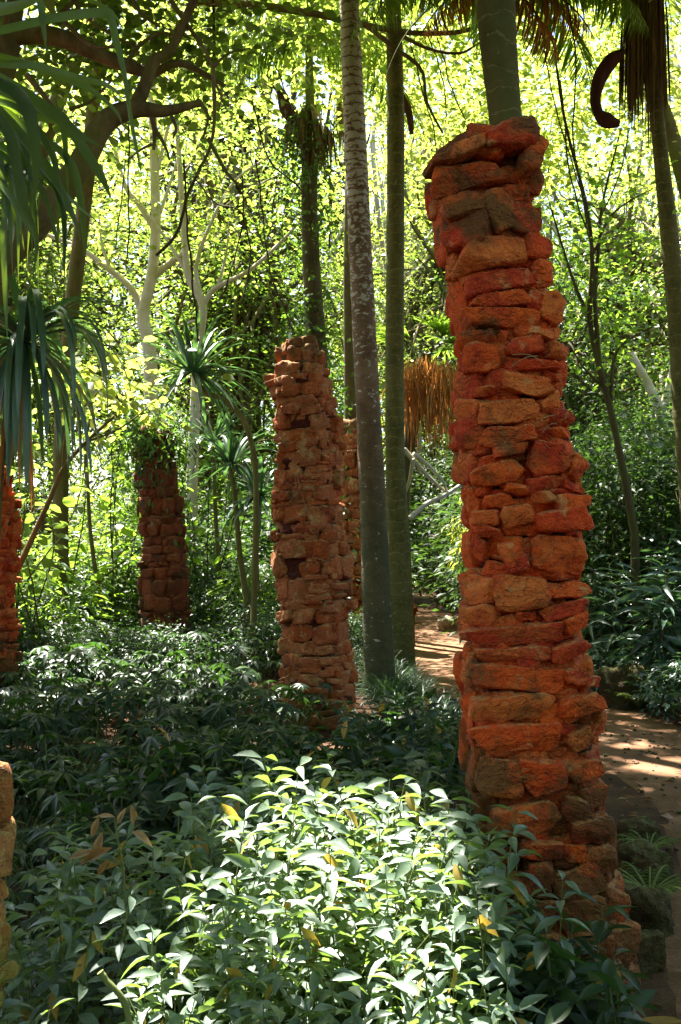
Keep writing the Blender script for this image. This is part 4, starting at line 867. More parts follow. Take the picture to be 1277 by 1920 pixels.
mb = MB(); rg = np.random.default_rng(31)
for i in range(80):
    q = c[int(rg.uniform(.0, .96) * 89)] - base; a = rg.uniform(0, 6.28); f_ = rg.uniform(.12, .30)
    n_ = 26; P = q + np.array([cos(a) * f_, sin(a) * f_, 0]) + rg.normal(0, .13, (n_, 3)); scatter(mb, DIAMOND, P, rg.normal(0, 1, (n_, 3)) * [1, 1, .5] + [0, 0, -.7], rg.normal(0, .5, (n_, 3)) + [cos(a), sin(a), .5], rg.uniform(.05, .11, n_))
obj('ivy', mb, M['lf_ivy'], t)
fr = MB(); rc = MB(); top = Wp(580, 70, 13) - base
for i, (a, e, L) in enumerate([(2.7, .5, 2.4), (3.7, .15, 2.3), (.5, .1, 2.2), (2.9, .25, 2.2), (3.5, .5, 1.7), (2.4, .5, 1.6), (.2, .4, 1.6), (.8, .6, 1.5), (-.6, .6, 1.5), (-1.6, .8, 1.4), (1.6, 1, 1.6), (3.2, -.05, 1.3)]): frond(fr, rc, top, (cos(a), sin(a), e), L, 46, .5, .03, .9)
obj('fronds', fr, M['lf_can'], t); obj('leaf_stalks', rc, M['stem'], t)
# palm F behind A
base = np.array([Wp(662, 1200, 16.2)[0], 16.2, -.02]); k_ = 16.2 / FPX; t = thing('palm_tree', 'dark palm hidden behind the lichen-banded trunk, old fibre hanging at its head', 'palm', base)
mb = MB(); c = grounded([(664, 1192), (660, 900), (657, 700), (655, 480), (660, 300), (664, 150), (668, 60)], 16.2, 60); palm_trunk(mb, base, c, np.array([15, 13, 12, 11, 12, 14, 12]) * k_, 6); obj('trunk', mb, M['bk_dark'], t, smooth=True)
mb = MB(); fibres(mb, Wp(655, 170, 16.2) - base, .2, 1.05, 200, rng, .016, .06); obj('fibre_skirt', mb, M['fibre'], t)
spathe([(757, 175), (764, 200), (770, 228), (772, 252)], 13.6, [10, 14, 12, 8], base, t)
fr = MB(); rc = MB(); top = Wp(668, 60, 16.2) - base
for i in range(9): a = i * 2.4 + .7; frond(fr, rc, top, (cos(a), sin(a), .5), 1.9, 40, .42, .03, 1.1)
obj('fronds', fr, M['lf_can'], t); obj('leaf_stalks', rc, M['stem'], t)
# fan palm with dead fronds
base = np.array([Wp(770, 1220, 14.6)[0], 14.6, -.02]); k_ = 14.6 / FPX; t = thing('fan_palm', 'fan palm with a curtain of dry orange-brown fronds right of the ringed trunk', 'palm', base)
mb = MB(); c = grounded([(770, 1222), (762, 1080), (758, 920), (782, 740), (798, 665)], 14.6, 40); palm_trunk(mb, base, c, np.array([10, 10, 11, 14, 12]) * k_, 0); obj('trunk', mb, M['bk_dark'], t, smooth=True)
mb = MB(); rg = np.random.default_rng(3)
for i in range(720):
    px = rg.uniform(742, 866); py = 665 + rg.uniform(0, 55) + abs(px - 800) * .25; L = (rg.uniform(70, 165) - abs(px - 795) * .7) * k_
    strap(mb, Wp(px, py, 14.6 + rg.uniform(-.5, .3)) - base, (rg.normal() * .28, rg.normal() * .2, -1), max(L, .3) * rg.uniform(.6, 1.15), rg.uniform(.008, .026), 1.6, 6, .3, twist=rg.uniform(-2, 2), tip=.25)
obj('dead_fronds', mb, M['lf_dead'], t)
mb = MB()
for i in range(11):
    a = rg.uniform(0, 6.28); d0 = np.array([cos(a), sin(a) * .7, rg.uniform(-.1, .6)]); hub = Wp(800 + rg.uniform(-15, 15), 655, 14.6) - base + unit(d0) * .35
    for j in range(15): aa = a + (j - 7) * .17; strap(mb, hub, (cos(aa), sin(aa) * .8, d0[2] + rg.uniform(-.1, .1)), rg.uniform(.45, .65), .03, .9, 5, .3, tip=.4)
obj('fan_leaves', mb, M['lf_mid'], t)

FORG[0] = None
# ---- strap-leaved plants
def strap_path(mb, base, P, Yd, wpx, n=20):
    c = pl(P, Yd, n) - base; w_ = 1.05 * wpx * np.mean(Yd) / FPX; tg = unit(np.gradient(c, axis=0)); sd = unit(np.cross(tg, [0.12, 1.0, .1])); nr = np.cross(sd, tg); tt_ = np.linspace(0, 1, n)
    wv = w_ * np.where(tt_ < .1, .7 + 3 * tt_, np.where(tt_ < .45, 1, np.clip(1 - ((tt_ - .45) / .55) ** 1.7, .01, 1)))
    a = .35 * np.sin(tt_ * 3 + wpx)[:, None]; sd = sd * np.cos(a) + nr * np.sin(a); nr = np.cross(sd, tg)
    V = np.stack([c - sd * wv[:, None] / 2 + nr * wv[:, None] * .12, c, c + sd * wv[:, None] / 2 + nr * wv[:, None] * .12], 1).reshape(-1, 3)
    i = np.arange(n - 1)[:, None] * 3; mb.add(V, np.concatenate([i + np.array([[0, 1, 4, 3]]), i + np.array([[1, 2, 5, 4]])]))
base = np.array([-1.42, 3.1, 0.0]); t = thing('dracaena', 'dracaena whose long strap leaves arch in from the upper left corner', 'plant', base)
mb = MB(); tube(mb, np.array([(0, 0, -.05), (.03, 0, 1), (-.02, 0, 2.0), (.06, 0, 2.85)]), [.06, .05, .045, .04], 8); obj('trunk', mb, M['bk_thin'], t, smooth=True)
mb = MB()
SL = [([(-140, 60), (-60, 62), (0, 55), (100, 32), (190, 22), (206, 30), (218, 80), (236, 150), (240, 200)], (3.0, 2.9), 20), ([(225, 90), (236, 160), (246, 230), (258, 290), (266, 332)], (2.9, 2.9), 9), ([(-140, 90), (0, 118), (60, 122), (130, 142), (200, 160), (228, 182)], (3.1, 2.9), 15),
      ([(-140, 95), (0, 105), (100, 140), (165, 165), (215, 205), (232, 240)], (3.1, 3.0), 11), ([(-140, 80), (0, 150), (60, 186), (110, 220), (150, 252), (197, 278)], (3.0, 2.7), 24), ([(-140, 90), (0, 156), (38, 180), (60, 235), (67, 320), (64, 388)], (3.0, 2.6), 26),
      ([(-20, 165), (50, 195), (100, 216), (118, 242), (125, 320), (130, 395)], (3.1, 2.9), 14), ([(100, 200), (132, 242), (165, 290), (192, 335), (210, 376)], (3.0, 2.8), 19), ([(-60, 190), (0, 240), (70, 310), (110, 350), (150, 390), (200, 428)], (3.1, 2.8), 9),
      ([(-120, 120), (0, 210), (60, 280), (100, 330), (135, 400), (152, 452)], (3.0, 2.8), 18), ([(-120, 130), (0, 225), (28, 300), (45, 390), (68, 450), (60, 530)], (3.0, 2.6), 20), ([(-80, 250), (0, 345), (30, 385), (62, 440), (72, 462)], (3.0, 2.7), 11), ([(70, 250), (130, 300), (150, 370), (157, 440), (160, 505)], (3.0, 2.8), 14),
      ([(40, -80), (72, -10), (80, 40), (88, 105)], (3.0, 2.9), 13), ([(-90, 200), (0, 330), (6, 450), (10, 560), (14, 645)], (3.0, 2.8), 12), ([(-140, 40), (-40, 20), (30, 12), (110, -20)], (3.0, 2.8), 22), ([(-100, 40), (20, -40), (100, -20), (200, 15), (240, 70)], (3.1, 3.0), 9),
      ([(-140, 100), (0, 190), (60, 215), (120, 230), (150, 250)], (3.1, 3.0), 16), ([(-80, 160), (20, 240), (40, 320), (38, 400), (42, 470)], (3.1, 2.9), 15), ([(-120, 100), (0, 270), (20, 330), (24, 420), (20, 480)], (3.2, 3.0), 14)]
rs = np.random.default_rng(19)
for i in range(16):
    x0, y0 = rs.uniform(-70, -30), rs.uniform(110, 300); x1 = rs.uniform(-5, 120); y1 = y0 + rs.uniform(60, 110); x2 = x1 + rs.uniform(-10, 40); y2 = y1 + rs.uniform(110, 220)
    SL.append(([(x0, y0), ((x0 + x1) / 2 + 8, y0 + 22), (x1, y1), (x2, y2)], (3.1, rs.uniform(2.7, 3.0)), rs.uniform(11, 20)))
for P, (ya, yb), wp in SL: strap_path(mb, base, P, np.linspace(ya, yb, len(P)), wp)
obj('leaves', mb, M['lf_strap'], t)
def rosette(mb, c, n, L, wd, rng, lo=-.9, hi=1.3, droop=2.2):
    for i in range(n):
        a = i * 2.4 + rng.uniform(-.2, .2); e = lo + (hi + .7 - lo) * rng.uniform(0, 1) ** .8
        strap(mb, np.asarray(c) + np.array([cos(a), sin(a), 0]) * .03, (cos(a), sin(a), e), L * rng.uniform(.7, 1.15), wd * rng.uniform(.8, 1.2), droop * rng.uniform(.5, 1.3), 9, .2, rng=rng)
def dracaena(label, Yd, trunk_px, r, heads, L, wd, n, skirt=0, mt='lf_strap', seed=1, extra=(), lo=-.9, dr=2.2):
    rg = np.random.default_rng(seed); b = Wp(*trunk_px[0], Yd); base = np.array([b[0], Yd, 0.0]); t = thing('dracaena', label, 'plant', base); mb = MB()
    c = pl(trunk_px, Yd, 24) - base; c = np.vstack([[c[0][0], 0, -.03], c]) if c[0][2] > .05 else c
    tube(mb, c, np.linspace(r, r * .7, len(c)) * Yd / FPX, 8, lump=.004)
    for P in extra: tube(mb, pl(P, Yd, 12) - base, np.linspace(r * .7, r * .5, 12) * Yd / FPX, 7)
    obj('trunk', mb, M['bk_thin'], t, smooth=True); mb = MB()
    for h in heads: rosette(mb, Wp(*h, Yd) - base, n, L, wd, rg, lo=lo, droop=dr)
    obj('leaves', mb, M[mt], t)
    if skirt:
        mb = MB(); hp = Wp(*heads[0], Yd) - base
        for i in range(skirt): a = rg.uniform(0, 6.28); strap(mb, hp + [cos(a) * .06 - .1, sin(a) * .06, -.03 - rg.uniform(0, .2)], (cos(a) * .25 - .1, sin(a) * .25, -1), rg.uniform(.6, 1.35), rg.uniform(.02, .045), .5, 7, .3, tip=.4)
        obj('dry_leaf_skirt', mb, M['lf_dead'], t)
dracaena('dracaena head of dark drooping straps over the left edge pillar, dry leaves below', 8.0, [(-14, 1380), (-8, 1100), (5, 850), (35, 640)], 7, [(46, 642)], 1.2, .052, 90, 26, seed=5, mt='lf_dark', lo=-1.6, dr=3.4)
dracaena('dracaena head with upright blue-green leaves and a curved bare stem in the middle', 11.0, [(476, 1130), (480, 900), (462, 800), (425, 752), (385, 735), (362, 700)], 6, [(362, 700)], .80, .045, 72, 0, seed=6, mt='lf_dark', lo=-.8, dr=1.0)
dracaena('two-headed dracaena in shade left of the middle pillar', 11.6, [(462, 1120), (450, 1040), (440, 930), (432, 880)], 6, [(432, 872), (488, 930)], .62, .045, 42, 0, seed=7, mt='lf_dark', dr=1.4, extra=[[(484, 1110), (482, 1040), (488, 930)]])
dracaena('narrow-leaved dracaena in shade behind the creeper-topped pillar', 13.2, [(415, 1120), (405, 980), (400, 840)], 5, [(400, 830)], .65, .04, 44, 0, seed=8, mt='lf_dark', dr=1.4)

# creepers on the dark left pillar
mb = MB(); rg = np.random.default_rng(41)
for i in range(130):
    a = rg.uniform(0, 6.28); z = axL.z[-1] + rg.uniform(-.25, .3) - (rg.uniform(0, 1.2) if rg.random() < .25 else 0); f_ = rg.uniform(.1, .42) if z > axL.z[-1] - .3 else rg.uniform(.26, .34)
    n_ = 16; P = np.array([axL.cx[-1] + cos(a) * f_, 12 + sin(a) * f_, z]) - bL + rg.normal(0, .09, (n_, 3)); scatter(mb, LEAF_M, P, rg.normal(0, 1, (n_, 3)) + [0, 0, -.5], rg.normal(0, .5, (n_, 3)) + [0, -.3, .8], rg.uniform(.05, .10, n_))
for i in range(26):
    a = rg.uniform(0, 6.28); p = np.array([axL.cx[-1] + cos(a) * .25, 12 + sin(a) * .25, axL.z[-1] + .05]) - bL; q = p + [rg.normal() * .2, rg.normal() * .1, -rg.uniform(.2, .8)]
    tube(mb, spline([p, (p + q) / 2 + rg.normal(0, .1, 3), q], 8), .006, 4)
o = obj('creeper', mb, M['lf_ivy'], loc=bL.tolist()); tag(o, 'creeper tangled over the top of the dark left pillar', 'creeper')

# ---- hanging vines
VN = [([(398, -20), (402, 120), (398, 260), (372, 320), (352, 370), (330, 440), (292, 480)], 8.5, 3.2), ([(472, 190), (490, 260), (512, 310), (560, 350), (600, 400)], 8.5, 1.6), ([(240, 230), (242, 350), (240, 484)], 8, 1.5), ([(362, 330), (400, 380), (452, 400), (470, 480), (455, 560)], 9, 1.6),
      ([(455, 330), (452, 430), (430, 520), (415, 560)], 9, 1.5), ([(480, 300), (492, 400), (500, 480), (515, 540), (550, 620)], 9.5, 1.5), ([(345, 300), (350, 420), (362, 540), (372, 640)], 9.5, 2), ([(215, 470), (228, 380), (236, 300)], 8, 1.2), ([(505, 100), (540, 180), (575, 300), (590, 380)], 10, 1.3),
      ([(800, 60), (830, 150), (836, 220)], 9.5, 1.3), ([(820, 70), (845, 160), (872, 230)], 9.5, 1.3), ([(770, 80), (790, 160), (812, 240), (825, 330)], 10, 1.3), ([(1060, -10), (1080, 120), (1075, 260), (1100, 420)], 9, 1.6), ([(1050, 150), (1070, 330), (1110, 470), (1115, 560)], 9, 1.6), ([(1010, 30), (1040, 200), (1090, 360)], 9.3, 1.3), ([(1180, 240), (1160, 330), (1120, 420)], 9.3, 1.4)]
for P, Yd, r in VN:
    base = Wp(*P[0], Yd); mb = MB(); c = pl(P, Yd, 26) - base; c = c + fbm(c * 6 + Yd, 2, 4)[:, None] * .015; tube(mb, c, r * Yd / FPX, 5)
    tag(obj('hanging_vine', mb, M['bk_dark'], loc=base.tolist()), 'thin dark vine dangling from the canopy', 'vine', 'vines hanging from the canopy')

# ---- leafy shrubs bed in front
def stem_plant(seed, nst, h, spread, lsize, nleaf, tmpl=LEAF, upright=.5, low=.35, yellow=.06, ymat=True, r=.0035, droopn=.3):
    rg = np.random.default_rng(seed); st = MB(); lf = MB()
    for s_ in range(nst):
        a = rg.uniform(0, 6.28); hh = h * rg.uniform(.7, 1.08); b = np.array([rg.normal() * spread * .18, rg.normal() * spread * .18, -.03]); e = b + [cos(a) * spread * rg.uniform(.2, 1), sin(a) * spread * rg.uniform(.2, 1), hh]
        c = spline([b, b * .65 + e * .35 + rg.normal(0, .035 * max(1, h), 3), b * .3 + e * .7 + rg.normal(0, .04 * max(1, h), 3), e], 14); tube(st, c, np.linspace(r, r * .45, 14), 5)
        t_ = low + (1 - low) * (np.arange(nleaf) / nleaf) ** .85; t_ = np.append(t_, [.985, 1.0, 1.0]); n_ = len(t_); q = c[np.clip((t_ * 13).astype(int), 0, 13)]
        ph = np.arange(n_) * 2.4 + rg.uniform(0, 6); out = np.stack([np.cos(ph), np.sin(ph), np.zeros(n_)], -1)
        el = upright * (t_ - .5) * 1.3 - .08 + rg.normal(0, .38, n_); D = out + np.array([0, 0, 1.0]) * el[:, None]
        q = q + out * .008
        scatter(lf, tmpl, q, D, np.array([0, -.15, 1.0]) + rg.normal(0, .42, (n_, 3)) + out * .1, lsize * rg.uniform(.65, 1.2, n_) * (.75 + .35 * np.sin(np.clip(t_, 0, 1) * 2.8)), 0)
        m = rg.random(n_) < yellow
        if m.any(): scatter(lf, tmpl, q[m] + [0, 0, -.02], out[m] + [0, 0, -.8], out[m] + rg.normal(0, .4, (m.sum(), 3)), lsize * rg.uniform(.7, 1.1, m.sum()), 1)
    return st, lf
FG = [stem_plant(500 + i, 4, .78, .17, .090, 19, yellow=(.03, .05, .02, .09, .04, .03, .12)[i]) for i in range(7)]
fgp = {}
rg = np.random.default_rng(8)
def bedtop(x, y):   # height of the leafy mass
    return np.interp(y, [1.5, 2.0, 2.6, 3.2, 3.8, 4.4], [.50, .58, .70, .80, .74, .6]) * (1 - .25 * np.clip((-x - .35) / .7, 0, 1)) * (1 - .35 * np.clip((x - .35) / .4, 0, 1))
def flab(x, y):
    a = row_of(y, (2.1, 2.6, 3.1, 3.6), ('at the bottom edge', 'low in', 'in the middle of', 'high in', 'at the back of'))
    b = 'by the lichen-covered post' if x < -.62 else 'by the withered stem' if x < -.4 else 'left of the sun patch' if x < -.25 else 'left half of sun patch' if x < .05 else 'right half of sun patch' if x < .35 else 'against the big orange pillar'
    return 'leafy plant ' + (a + ' the front bed, ' if ' in' in ' ' + a or 'back' in a else a + ' of the front bed, ') + b
cnt = 0; pts = []
while cnt < 135:
    y = rg.uniform(1.65, 4.1); x = rg.uniform(-.40 * y + .08, .62 if y < 3.2 else .42)
    if x > .24 + (y - 2) * .34: continue
    if y > 3.5 and x < -.45: continue
    if any((x - a) ** 2 + (y - b) ** 2 < .095 ** 2 for a, b in pts): continue
    if y < 1.9 and rg.random() < .5: continue
    pts.append((x, y)); k = int(rg.integers(7)); h = bedtop(x, y) / .78 * rg.uniform(.88, 1.1)
    if x < -.48 and rg.random() < (.62 if y < 2.6 else .3): cnt += 1; continue
    if k not in fgp:
        t = thing('leafy_plant', flab(x, y), 'plant', (x, y, 0), rg.uniform(0, 6), 'broad-leaved plants of the front bed', h)
        obj('stems', FG[k][0], M['stem'], t); obj('leaves', FG[k][1], [M['lf_fg'], M['lf_fg_y']], t); fgp[k] = t
    else: dup(fgp[k], (x, y, 0), rg.uniform(0, 6.28), h, flab(x, y))
    cnt += 1
# second clump around the pillar foot and between the pillars, shaded
def slab(x, y):
    if y < 3.3: return 'dark leafy plant at the shaded foot of the big orange pillar'
    return 'dark leafy plant ' + row_of(y, (4.9, 5.5, 6.1, 6.8), ('just behind the sunlit bed', 'one step behind the sunlit bed', 'halfway to the palms', 'near the palm feet', 'at the palm feet')) + (', left of the middle pillar' if x < -.3 else ', below the middle pillar' if x < .05 else ', below the palm trunks' if x < .4 else ', beside the big pillar')
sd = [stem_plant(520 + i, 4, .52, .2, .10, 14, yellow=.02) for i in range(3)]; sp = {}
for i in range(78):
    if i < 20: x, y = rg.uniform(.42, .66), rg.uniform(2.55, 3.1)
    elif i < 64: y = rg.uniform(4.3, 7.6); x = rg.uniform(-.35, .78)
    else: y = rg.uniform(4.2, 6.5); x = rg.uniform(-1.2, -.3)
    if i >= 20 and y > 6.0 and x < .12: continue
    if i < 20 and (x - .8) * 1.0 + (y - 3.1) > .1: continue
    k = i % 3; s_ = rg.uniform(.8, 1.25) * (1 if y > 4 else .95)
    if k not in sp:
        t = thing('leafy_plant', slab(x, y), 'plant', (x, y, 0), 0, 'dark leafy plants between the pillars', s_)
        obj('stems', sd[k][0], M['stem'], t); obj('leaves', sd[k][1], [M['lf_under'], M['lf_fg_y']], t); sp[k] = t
    else: dup(sp[k], (x, y, 0), rg.uniform(0, 6.28), s_, slab(x, y))
# the withered plant at the left of the bed
base = np.array([-.58, 2.75, 0]); t = thing('withered_plant', 'lone stem with curled dry tan leaves at the left of the bright bed', 'plant', base)
mb = MB(); c = pl([(236, 1760), (232, 1640), (222, 1580), (215, 1535)], 2.75, 14) - base; c = np.vstack([[0, 0, -.02], c]); tube(mb, c, np.linspace(.0035, .002, len(c)), 5)
for P in [[(222, 1580), (210, 1560), (185, 1530)], [(215, 1545), (235, 1520), (245, 1510)], [(224, 1595), (190, 1600), (150, 1620)], [(226, 1600), (245, 1560), (262, 1545)]]: tube(mb, pl(P, 2.75, 6) - base, .0015, 4)
obj('stem', mb, M['stem'], t); mb = MB()
for (a, b, dx, dz, L) in [(186, 1530, -.35, -1, .075), (245, 1508, .3, -1, .07), (192, 1560, -.3, -1, .085), (180, 1595, -1, -.2, .09), (210, 1590, -1, -.35, .12), (248, 1560, 1, -.4, .07), (215, 1532, -.7, .2, .06), (236, 1515, -.5, -.9, .06), (206, 1612, -.6, -.6, .07)]:
    scatter(mb, leaf_t(.26 + .04 * (a % 5), .9, .9 - .2 * (b % 4), 6), (Wp(a, b, 2.75) - base)[None], np.array([[dx, -.2, dz]]), np.array([[.3, -1, .6]]), np.array([L * .85]), 0)
obj('dry_leaves', mb, M['lf_tan'], t)
# jointed green cane low left
base = np.array([Wp(250, 1915, 2.3)[0], 2.3, 0]); mb = MB(); c = pl([(262, 2100), (240, 1900), (200, 1840), (188, 1822)], 2.3, 16) - base; tube(mb, c, .007 + .0015 * (np.arange(16) % 3 == 0), 8); tag(obj('jointed_cane', mb, M['stem'], loc=base.tolist(), smooth=True), 'short jointed pale green cane low in the left of the bed', 'stem')

# ---- palmate ground plants on the left
def palmate(seed, n, r, h):
    rg = np.random.default_rng(seed); st = MB(); lf = MB()
    for i in range(n):
        a = rg.uniform(0, 6.28); d = r * sqrt(rg.uniform(0, 1)); tip = np.array([cos(a) * d, sin(a) * d, h * rg.uniform(.55, 1.05)]); b = np.array([cos(a) * d * .25, sin(a) * d * .25, -.02])
        tube(st, spline([b, (b + tip) / 2 + [0, 0, .05], tip], 6), .0035, 4); m = int(rg.integers(6, 9)); ph = np.arange(m) * 2 * pi / m + rg.uniform(0, 1)
        tl = unit(np.array([cos(a) * .35, sin(a) * .35, 1]) + rg.normal(0, .2, 3)); D = np.stack([np.cos(ph), np.sin(ph), -.25 + 0 * ph], -1)
        D = D - tl * (D @ tl)[:, None] * .8; scatter(lf, LEAF_L, np.repeat(tip[None], m, 0), D, np.repeat(tl[None], m, 0), rg.uniform(.085, .13) * rg.uniform(.85, 1.1, m), 0, 1.35)
    return st, lf
def ulab(x, y):
    u_ = x / y
    return 'dark hand-leaved low plant, ' + row_of(y, (4.2, 5, 6, 7, 8.2, 9.6, 11.2, 13), ('beside the bright front bed', 'just behind the front bed', 'low in the left bed', 'before the middle pillar', 'level with the middle pillar', 'behind the middle pillar', 'before the dark pillar', 'level with the dark pillar', 'past the dark pillar')) + (', at the left edge' if u_ < -.28 else ', toward the left edge' if u_ < -.22 else ', below the dark pillar' if u_ < -.15 else ', between the two pillars' if u_ < -.09 else ', close to the middle pillar')
PK = [palmate(600 + i, 22, .34, .5) for i in range(4)]; pp = {}; rg = np.random.default_rng(12); n_ = 0; pts = []
while n_ < 175:
    y = 3.3 + 12.5 * rg.uniform(0, 1) ** 1.1; x = rg.uniform(-.37 * y - .3, -.30 if y < 8 else -.9 + (.35 if y > 9.5 else 0))
    if y < 4.6 and x > -.62: continue
    if y < 7.5 and x > -.85 and y > 6.7: continue
    if any((x - a) ** 2 + (y - b) ** 2 < .23 ** 2 for a, b in pts): 
        if rg.random() < .97: continue
    pts.append((x, y)); k = n_ % 4; s_ = rg.uniform(.75, 1.2) * (.8 if y < 4.5 else 1)
    if k not in pp:
        t = thing('umbrella_plant', ulab(x, y), 'plant', (x, y, 0), 0, 'hand-leaved plants of the shaded left bed', s_)
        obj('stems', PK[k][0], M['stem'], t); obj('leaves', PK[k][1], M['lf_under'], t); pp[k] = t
    else: dup(pp[k], (x, y, 0), rg.uniform(0, 6.28), s_, ulab(x, y))
    n_ += 1
# broad arching clumps
def clump(name, label, x, y, n, L, wd, seed, mt, hi=1.8, lo=.5, droop=2.0, group=None, proto=None, cat='plant', rad=.05):
    if proto: return dup(proto, (x, y, 0), seed * 1.3, L, label)
    rg = np.random.default_rng(seed); mb = MB()
    for i in range(n):
        a = i * 2.4 + rg.uniform(-.3, .3); strap(mb, (cos(a) * rad * rg.random(), sin(a) * rad * rg.random(), 0), (cos(a), sin(a), rg.uniform(lo, hi)), L * rg.uniform(.6, 1.15), wd * rg.uniform(.7, 1.2), droop * rg.uniform(.6, 1.4), 9, .18, tip=.35, rng=rg)
    o = obj(name, mb, mt, loc=(x, y, float(gh(x, y)) - .02)); return tag(o, label, cat, group)
for x, y, L, sd_, lb in [(-.62, 6.3, .62, 1, 'broad-leaved clump arching in front of the middle pillar, left side'), (.02, 5.9, .62, 2, 'tall broad-leaved clump with a pale upright leaf at the foot of the palms'), (-1.15, 7.9, .5, 3, 'pale-leaved clump catching light in the dark left bed'),
                         (-.85, 7.4, .5, 4, 'broad-leaved clump left of the foot of the middle pillar'), (-1.75, 9.6, .6, 5, 'broad-leaved clump deep in the left bed')]:
    clump('broad_leaf_clump', lb, x, y, 20, L, .075, sd_, M['lf_under'])
g0 = None
for i in range(30):
    if i < 17: y = rg.uniform(8.6, 11.2); x = rg.uniform(.42, .95) if y < 10.3 else rg.uniform(.35, .85)
    else: y = rg.uniform(6.6, 8.6); x = rg.uniform(.35, .98)
    if g0 is None: g0 = clump('grass_clump', 'arching tuft of fine dark grass beside the palm feet', x, y, 110, .42, .008, 3, M['lf_grass'], 2.4, .5, 3.2, 'tufts of fine grass beside the palm feet', cat='grass tuft', rad=.07)
    else:
        o = g0.copy(); sc.collection.objects.link(o); o.location = (x, y, float(gh(x, y)) - .02); o.rotation_euler = (0, 0, i * 1.7); s_ = rg.uniform(.7, 1.25); o.scale = (s_, s_, s_)
# ---- right-hand dark bushes
RB = [stem_plant(540 + i, 8, 1.35, .42, .34, 26, leaf_t(.16, .3, .45, 5), upright=.9, low=.2, yellow=.0, r=.008) for i in range(2)]; rp = {}
for i, (x, y, s_, lb) in enumerate([(3.0, 9.6, .95, 'long-leaved dark bush just right of the big pillar'), (3.65, 9.2, 1.0, 'long-leaved dark bush second from the big pillar'), (3.45, 10.5, 1.15, 'tall long-leaved dark bush behind the first row'), (4.2, 9.6, 1.1, 'long-leaved dark bush reaching past the right edge'),
                             (2.75, 10.7, .95, 'long-leaved dark bush farther back beside the pillar'), (3.95, 11.4, 1.3, 'tallest long-leaved dark bush at the back right')]):
    k = i % 2
    if k not in rp:
        t = thing('long_leaved_bush', lb, 'bush', (x, y, 0), 0, None, s_); obj('stems', RB[k][0], M['bk_thin'], t); obj('leaves', RB[k][1], [M['lf_dark'], M['lf_fg_y']], t); rp[k] = t
    else: dup(rp[k], (x, y, 0), i * 1.1, s_, lb)
low = [bush_kind(221, .38, .5, .07, 60, 16, LEAF_M)]; lp = None
for i, (x, y) in enumerate([(2.95, 8.75), (3.3, 8.5), (3.6, 8.2), (3.1, 9.1), (3.7, 8.7), (4.0, 8.3), (3.95, 7.7), (2.6, 10.2), (3.45, 8.9)]):
    if lp is None: 
        t = lp = thing('low_shrub', 'low dark shrub lining the far side of the path', 'shrub', (x, y, 0), 0, 'low dark shrubs along the far side of the path'); obj('stems', low[0][0], M['bk_thin'], t); obj('leaves', low[0][1], M['lf_dark'], t)
    else: dup(lp, (x, y, 0), i, rg.uniform(.8, 1.2))
# bright yellow-green big leaf at the right edge
base = np.array([3.15, 8.9, 0]); t = thing('banana_leaf_plant', 'upright bright yellow-green broad leaf at the right edge among dark bushes', 'plant', base); mb = MB()
for dx, h_, a in ((.02, 1.62, 0), (.12, 1.3, .6), (-.08, 1.15, -.5)): strap(mb, (0, 0, 0), (dx, .05 * a, 1), h_, .13, .12, 9, .15, tip=.4)
obj('leaves', mb, M['lf_can2'], t)
# bamboo-like bush by the far path
def bamboo(seed):
    rg = np.random.default_rng(seed); st = MB(); lf = MB()
    for s_ in range(26):
        a = rg.uniform(0, 6.28); e = np.array([cos(a) * rg.uniform(.1, .7), sin(a) * rg.uniform(.1, .7), rg.uniform(.9, 2.1)]); c = spline([(0, 0, 0), e * [.35, .35, .65], e * [.8, .8, 1.0], e * [1.15, 1.15, .93]], 20); tube(st, c, np.linspace(.006, .002, 20), 4)
        m = 60; i_ = rg.integers(4, 20, m); P = c[i_] + rg.normal(0, .06, (m, 3)); D = rg.normal(0, 1, (m, 3)) * [1, 1, .3] + [cos(a) * .6, sin(a) * .6, -.55]; scatter(lf, LEAF_L, P, D, rg.normal(0, .4, (m, 3)) + [0, 0, 1], rg.uniform(.09, .16, m), 0, .75)
    return st, lf
bs, bl = bamboo(3)
t = thing('bamboo_bush', 'sunlit yellow-green bamboo bush left of the big pillar by the far path', 'bush', (2.15, 14.6, 0)); obj('stems', bs, M['stem'], t); obj('leaves', bl, M['lf_bamboo'], t)
dup(t, (2.5, 16.6, 0), 2, 1.15, 'paler bamboo bush just behind the sunlit one'); dup(t, (2.1, 13.2, 0), 4, .6, 'small yellow-green bamboo shoot bending over the path edge')
# bright broad-leaved shrub, left middle
SB = stem_plant(560, 9, 3.0, 1.1, .17, 26, ROUND, upright=.4, low=.3, yellow=0, r=.012)
SB2 = stem_plant(561, 9, 2.8, 1.0, .15, 26, ROUND, upright=.4, low=.25, yellow=0, r=.012)
for (a_, b_), (x, y, s_, lb) in zip((SB, SB2, SB, SB2), [(-3.2, 10.2, .9, 'bright large-leaved shrub left of the creeper-topped pillar'), (-1.75, 13.3, 1.0, 'bright large-leaved shrub in front of the pale trees'), (-4.3, 11.2, 1.0, 'large-leaved shrub farther left behind the strap leaves'), (-3.0, 12.8, 1.1, 'large-leaved shrub at the back left')]):
    t = thing('large_leaved_shrub', lb, 'shrub', (x, y, 0), x * 3, None, s_); obj('stems', a_, M['bk_dark'], t); obj('leaves', b_, [M['lf_can'] if y < 10.5 else M['lf_mid'], M['lf_fg_y']], t)
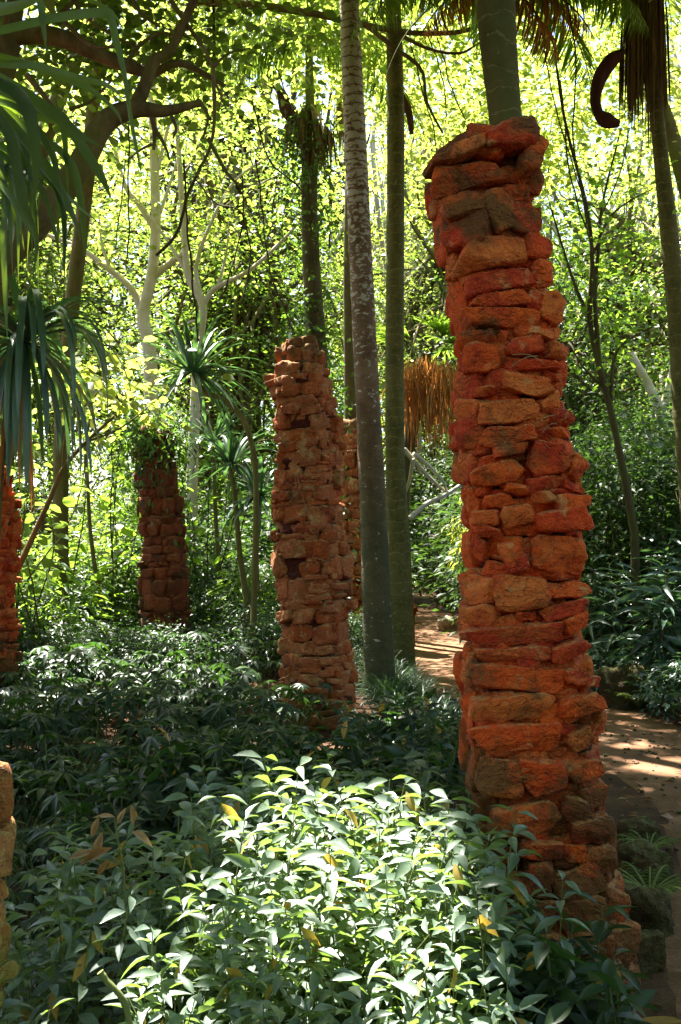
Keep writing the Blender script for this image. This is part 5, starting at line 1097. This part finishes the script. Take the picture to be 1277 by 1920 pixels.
# bromeliad-like bright patch plants + ferns
FR = MB(); FRs = MB(); rg = np.random.default_rng(71)
for i in range(13): a = i * 2.4; frond(FR, FRs, (0, 0, .02), (cos(a), sin(a), 1.0), .42 * rg.uniform(.7, 1.1), 26, .085, .01, 3.2, hang=.1, rng=rg)
for i, (x, y, s_, lb) in enumerate([(1.33, 4.45, .6, 'feathery fern among the mossy rocks beside the big pillar'), (1.52, 5.1, .45, 'small fern farther along the mossy rocks'), (2.7, 9.3, .9, 'fern by the yellow-green boulder')]):
    if i == 0: t = fp = thing('fern', lb, 'fern', (x, y, .02), 0, None, s_); obj('fronds', FR, M['lf_mid'], t); obj('leaf_stalks', FRs, M['stem'], t)
    else: dup(fp, (x, y, .02), i, s_, lb)
# left bright low plants in the sun patch
L0 = stem_plant(570, 10, .5, .35, .09, 12, LEAF_M, yellow=.02); lp = None
for i in range(34):
    x, y = rg.uniform(-5.2, -2.6), rg.uniform(13.6, 16.8)
    if lp is None: t = lp = thing('low_leafy_plant', 'small leafy plant in the sunny clearing at the far left', 'plant', (x, y, 0), 0, 'small plants of the sunny clearing'); obj('stems', L0[0], M['stem'], t); obj('leaves', L0[1], [M['lf_mid'], M['lf_fg_y']], t)
    else: dup(lp, (x, y, 0), i, rg.uniform(.8, 1.3))
# ---- leaf litter and pebbles
mb = MB(); n_ = 5200; P = np.stack([R.uniform(-5, 5, n_), 1.5 + 13 * R.uniform(0, 1, n_) ** 1.5, np.zeros(n_)], -1); d = pathd(P[:, 0], P[:, 1]); k = (d > .5) | (R.random(n_) < .3); P = P[k]; P[:, 2] = gh(P[:, 0], P[:, 1]) + .022
scatter(mb, LEAF_M, P, R.normal(0, 1, (len(P), 3)) * [1, 1, .12], R.normal(0, .3, (len(P), 3)) + [0, 0, 1], R.uniform(.03, .10, len(P))); tag(obj('leaf_litter', mb, M['lf_litter']), 'dry brown leaves scattered on the soil', 'leaf litter', kind='stuff')
mb = MB()
for i in range(420):
    y = R.uniform(2.3, 8.5); x = np.interp(y, PATH[:, 1], PATH[:, 0]) + R.normal() * .38; s_ = R.uniform(.004, .013); stone(mb, np.array([x, y, float(gh(x, y)) + .016]), np.array([1., 0, 0]), np.array([0, 1., 0]), np.array([0, 0, 1.]), (s_, s_ * R.uniform(.7, 1.2), s_ * .7), i, 4)
tag(obj('gravel', mb, M['stone_moss'], smooth=True), 'small stones and crumbs of earth on the path', 'gravel', kind='stuff')
mb = MB(); strap(mb, (0, 0, .0), (1, .35, .16), .24, .07, .6, 9, .35, tip=.3); o = obj('fallen_leaf', mb, M['lf_fg_y'], loc=tuple(Wp(1160, 1917, 3.15)[:2]) + (.06,)); tag(o, 'large yellow fallen leaf on the path at the bottom right', 'leaf')
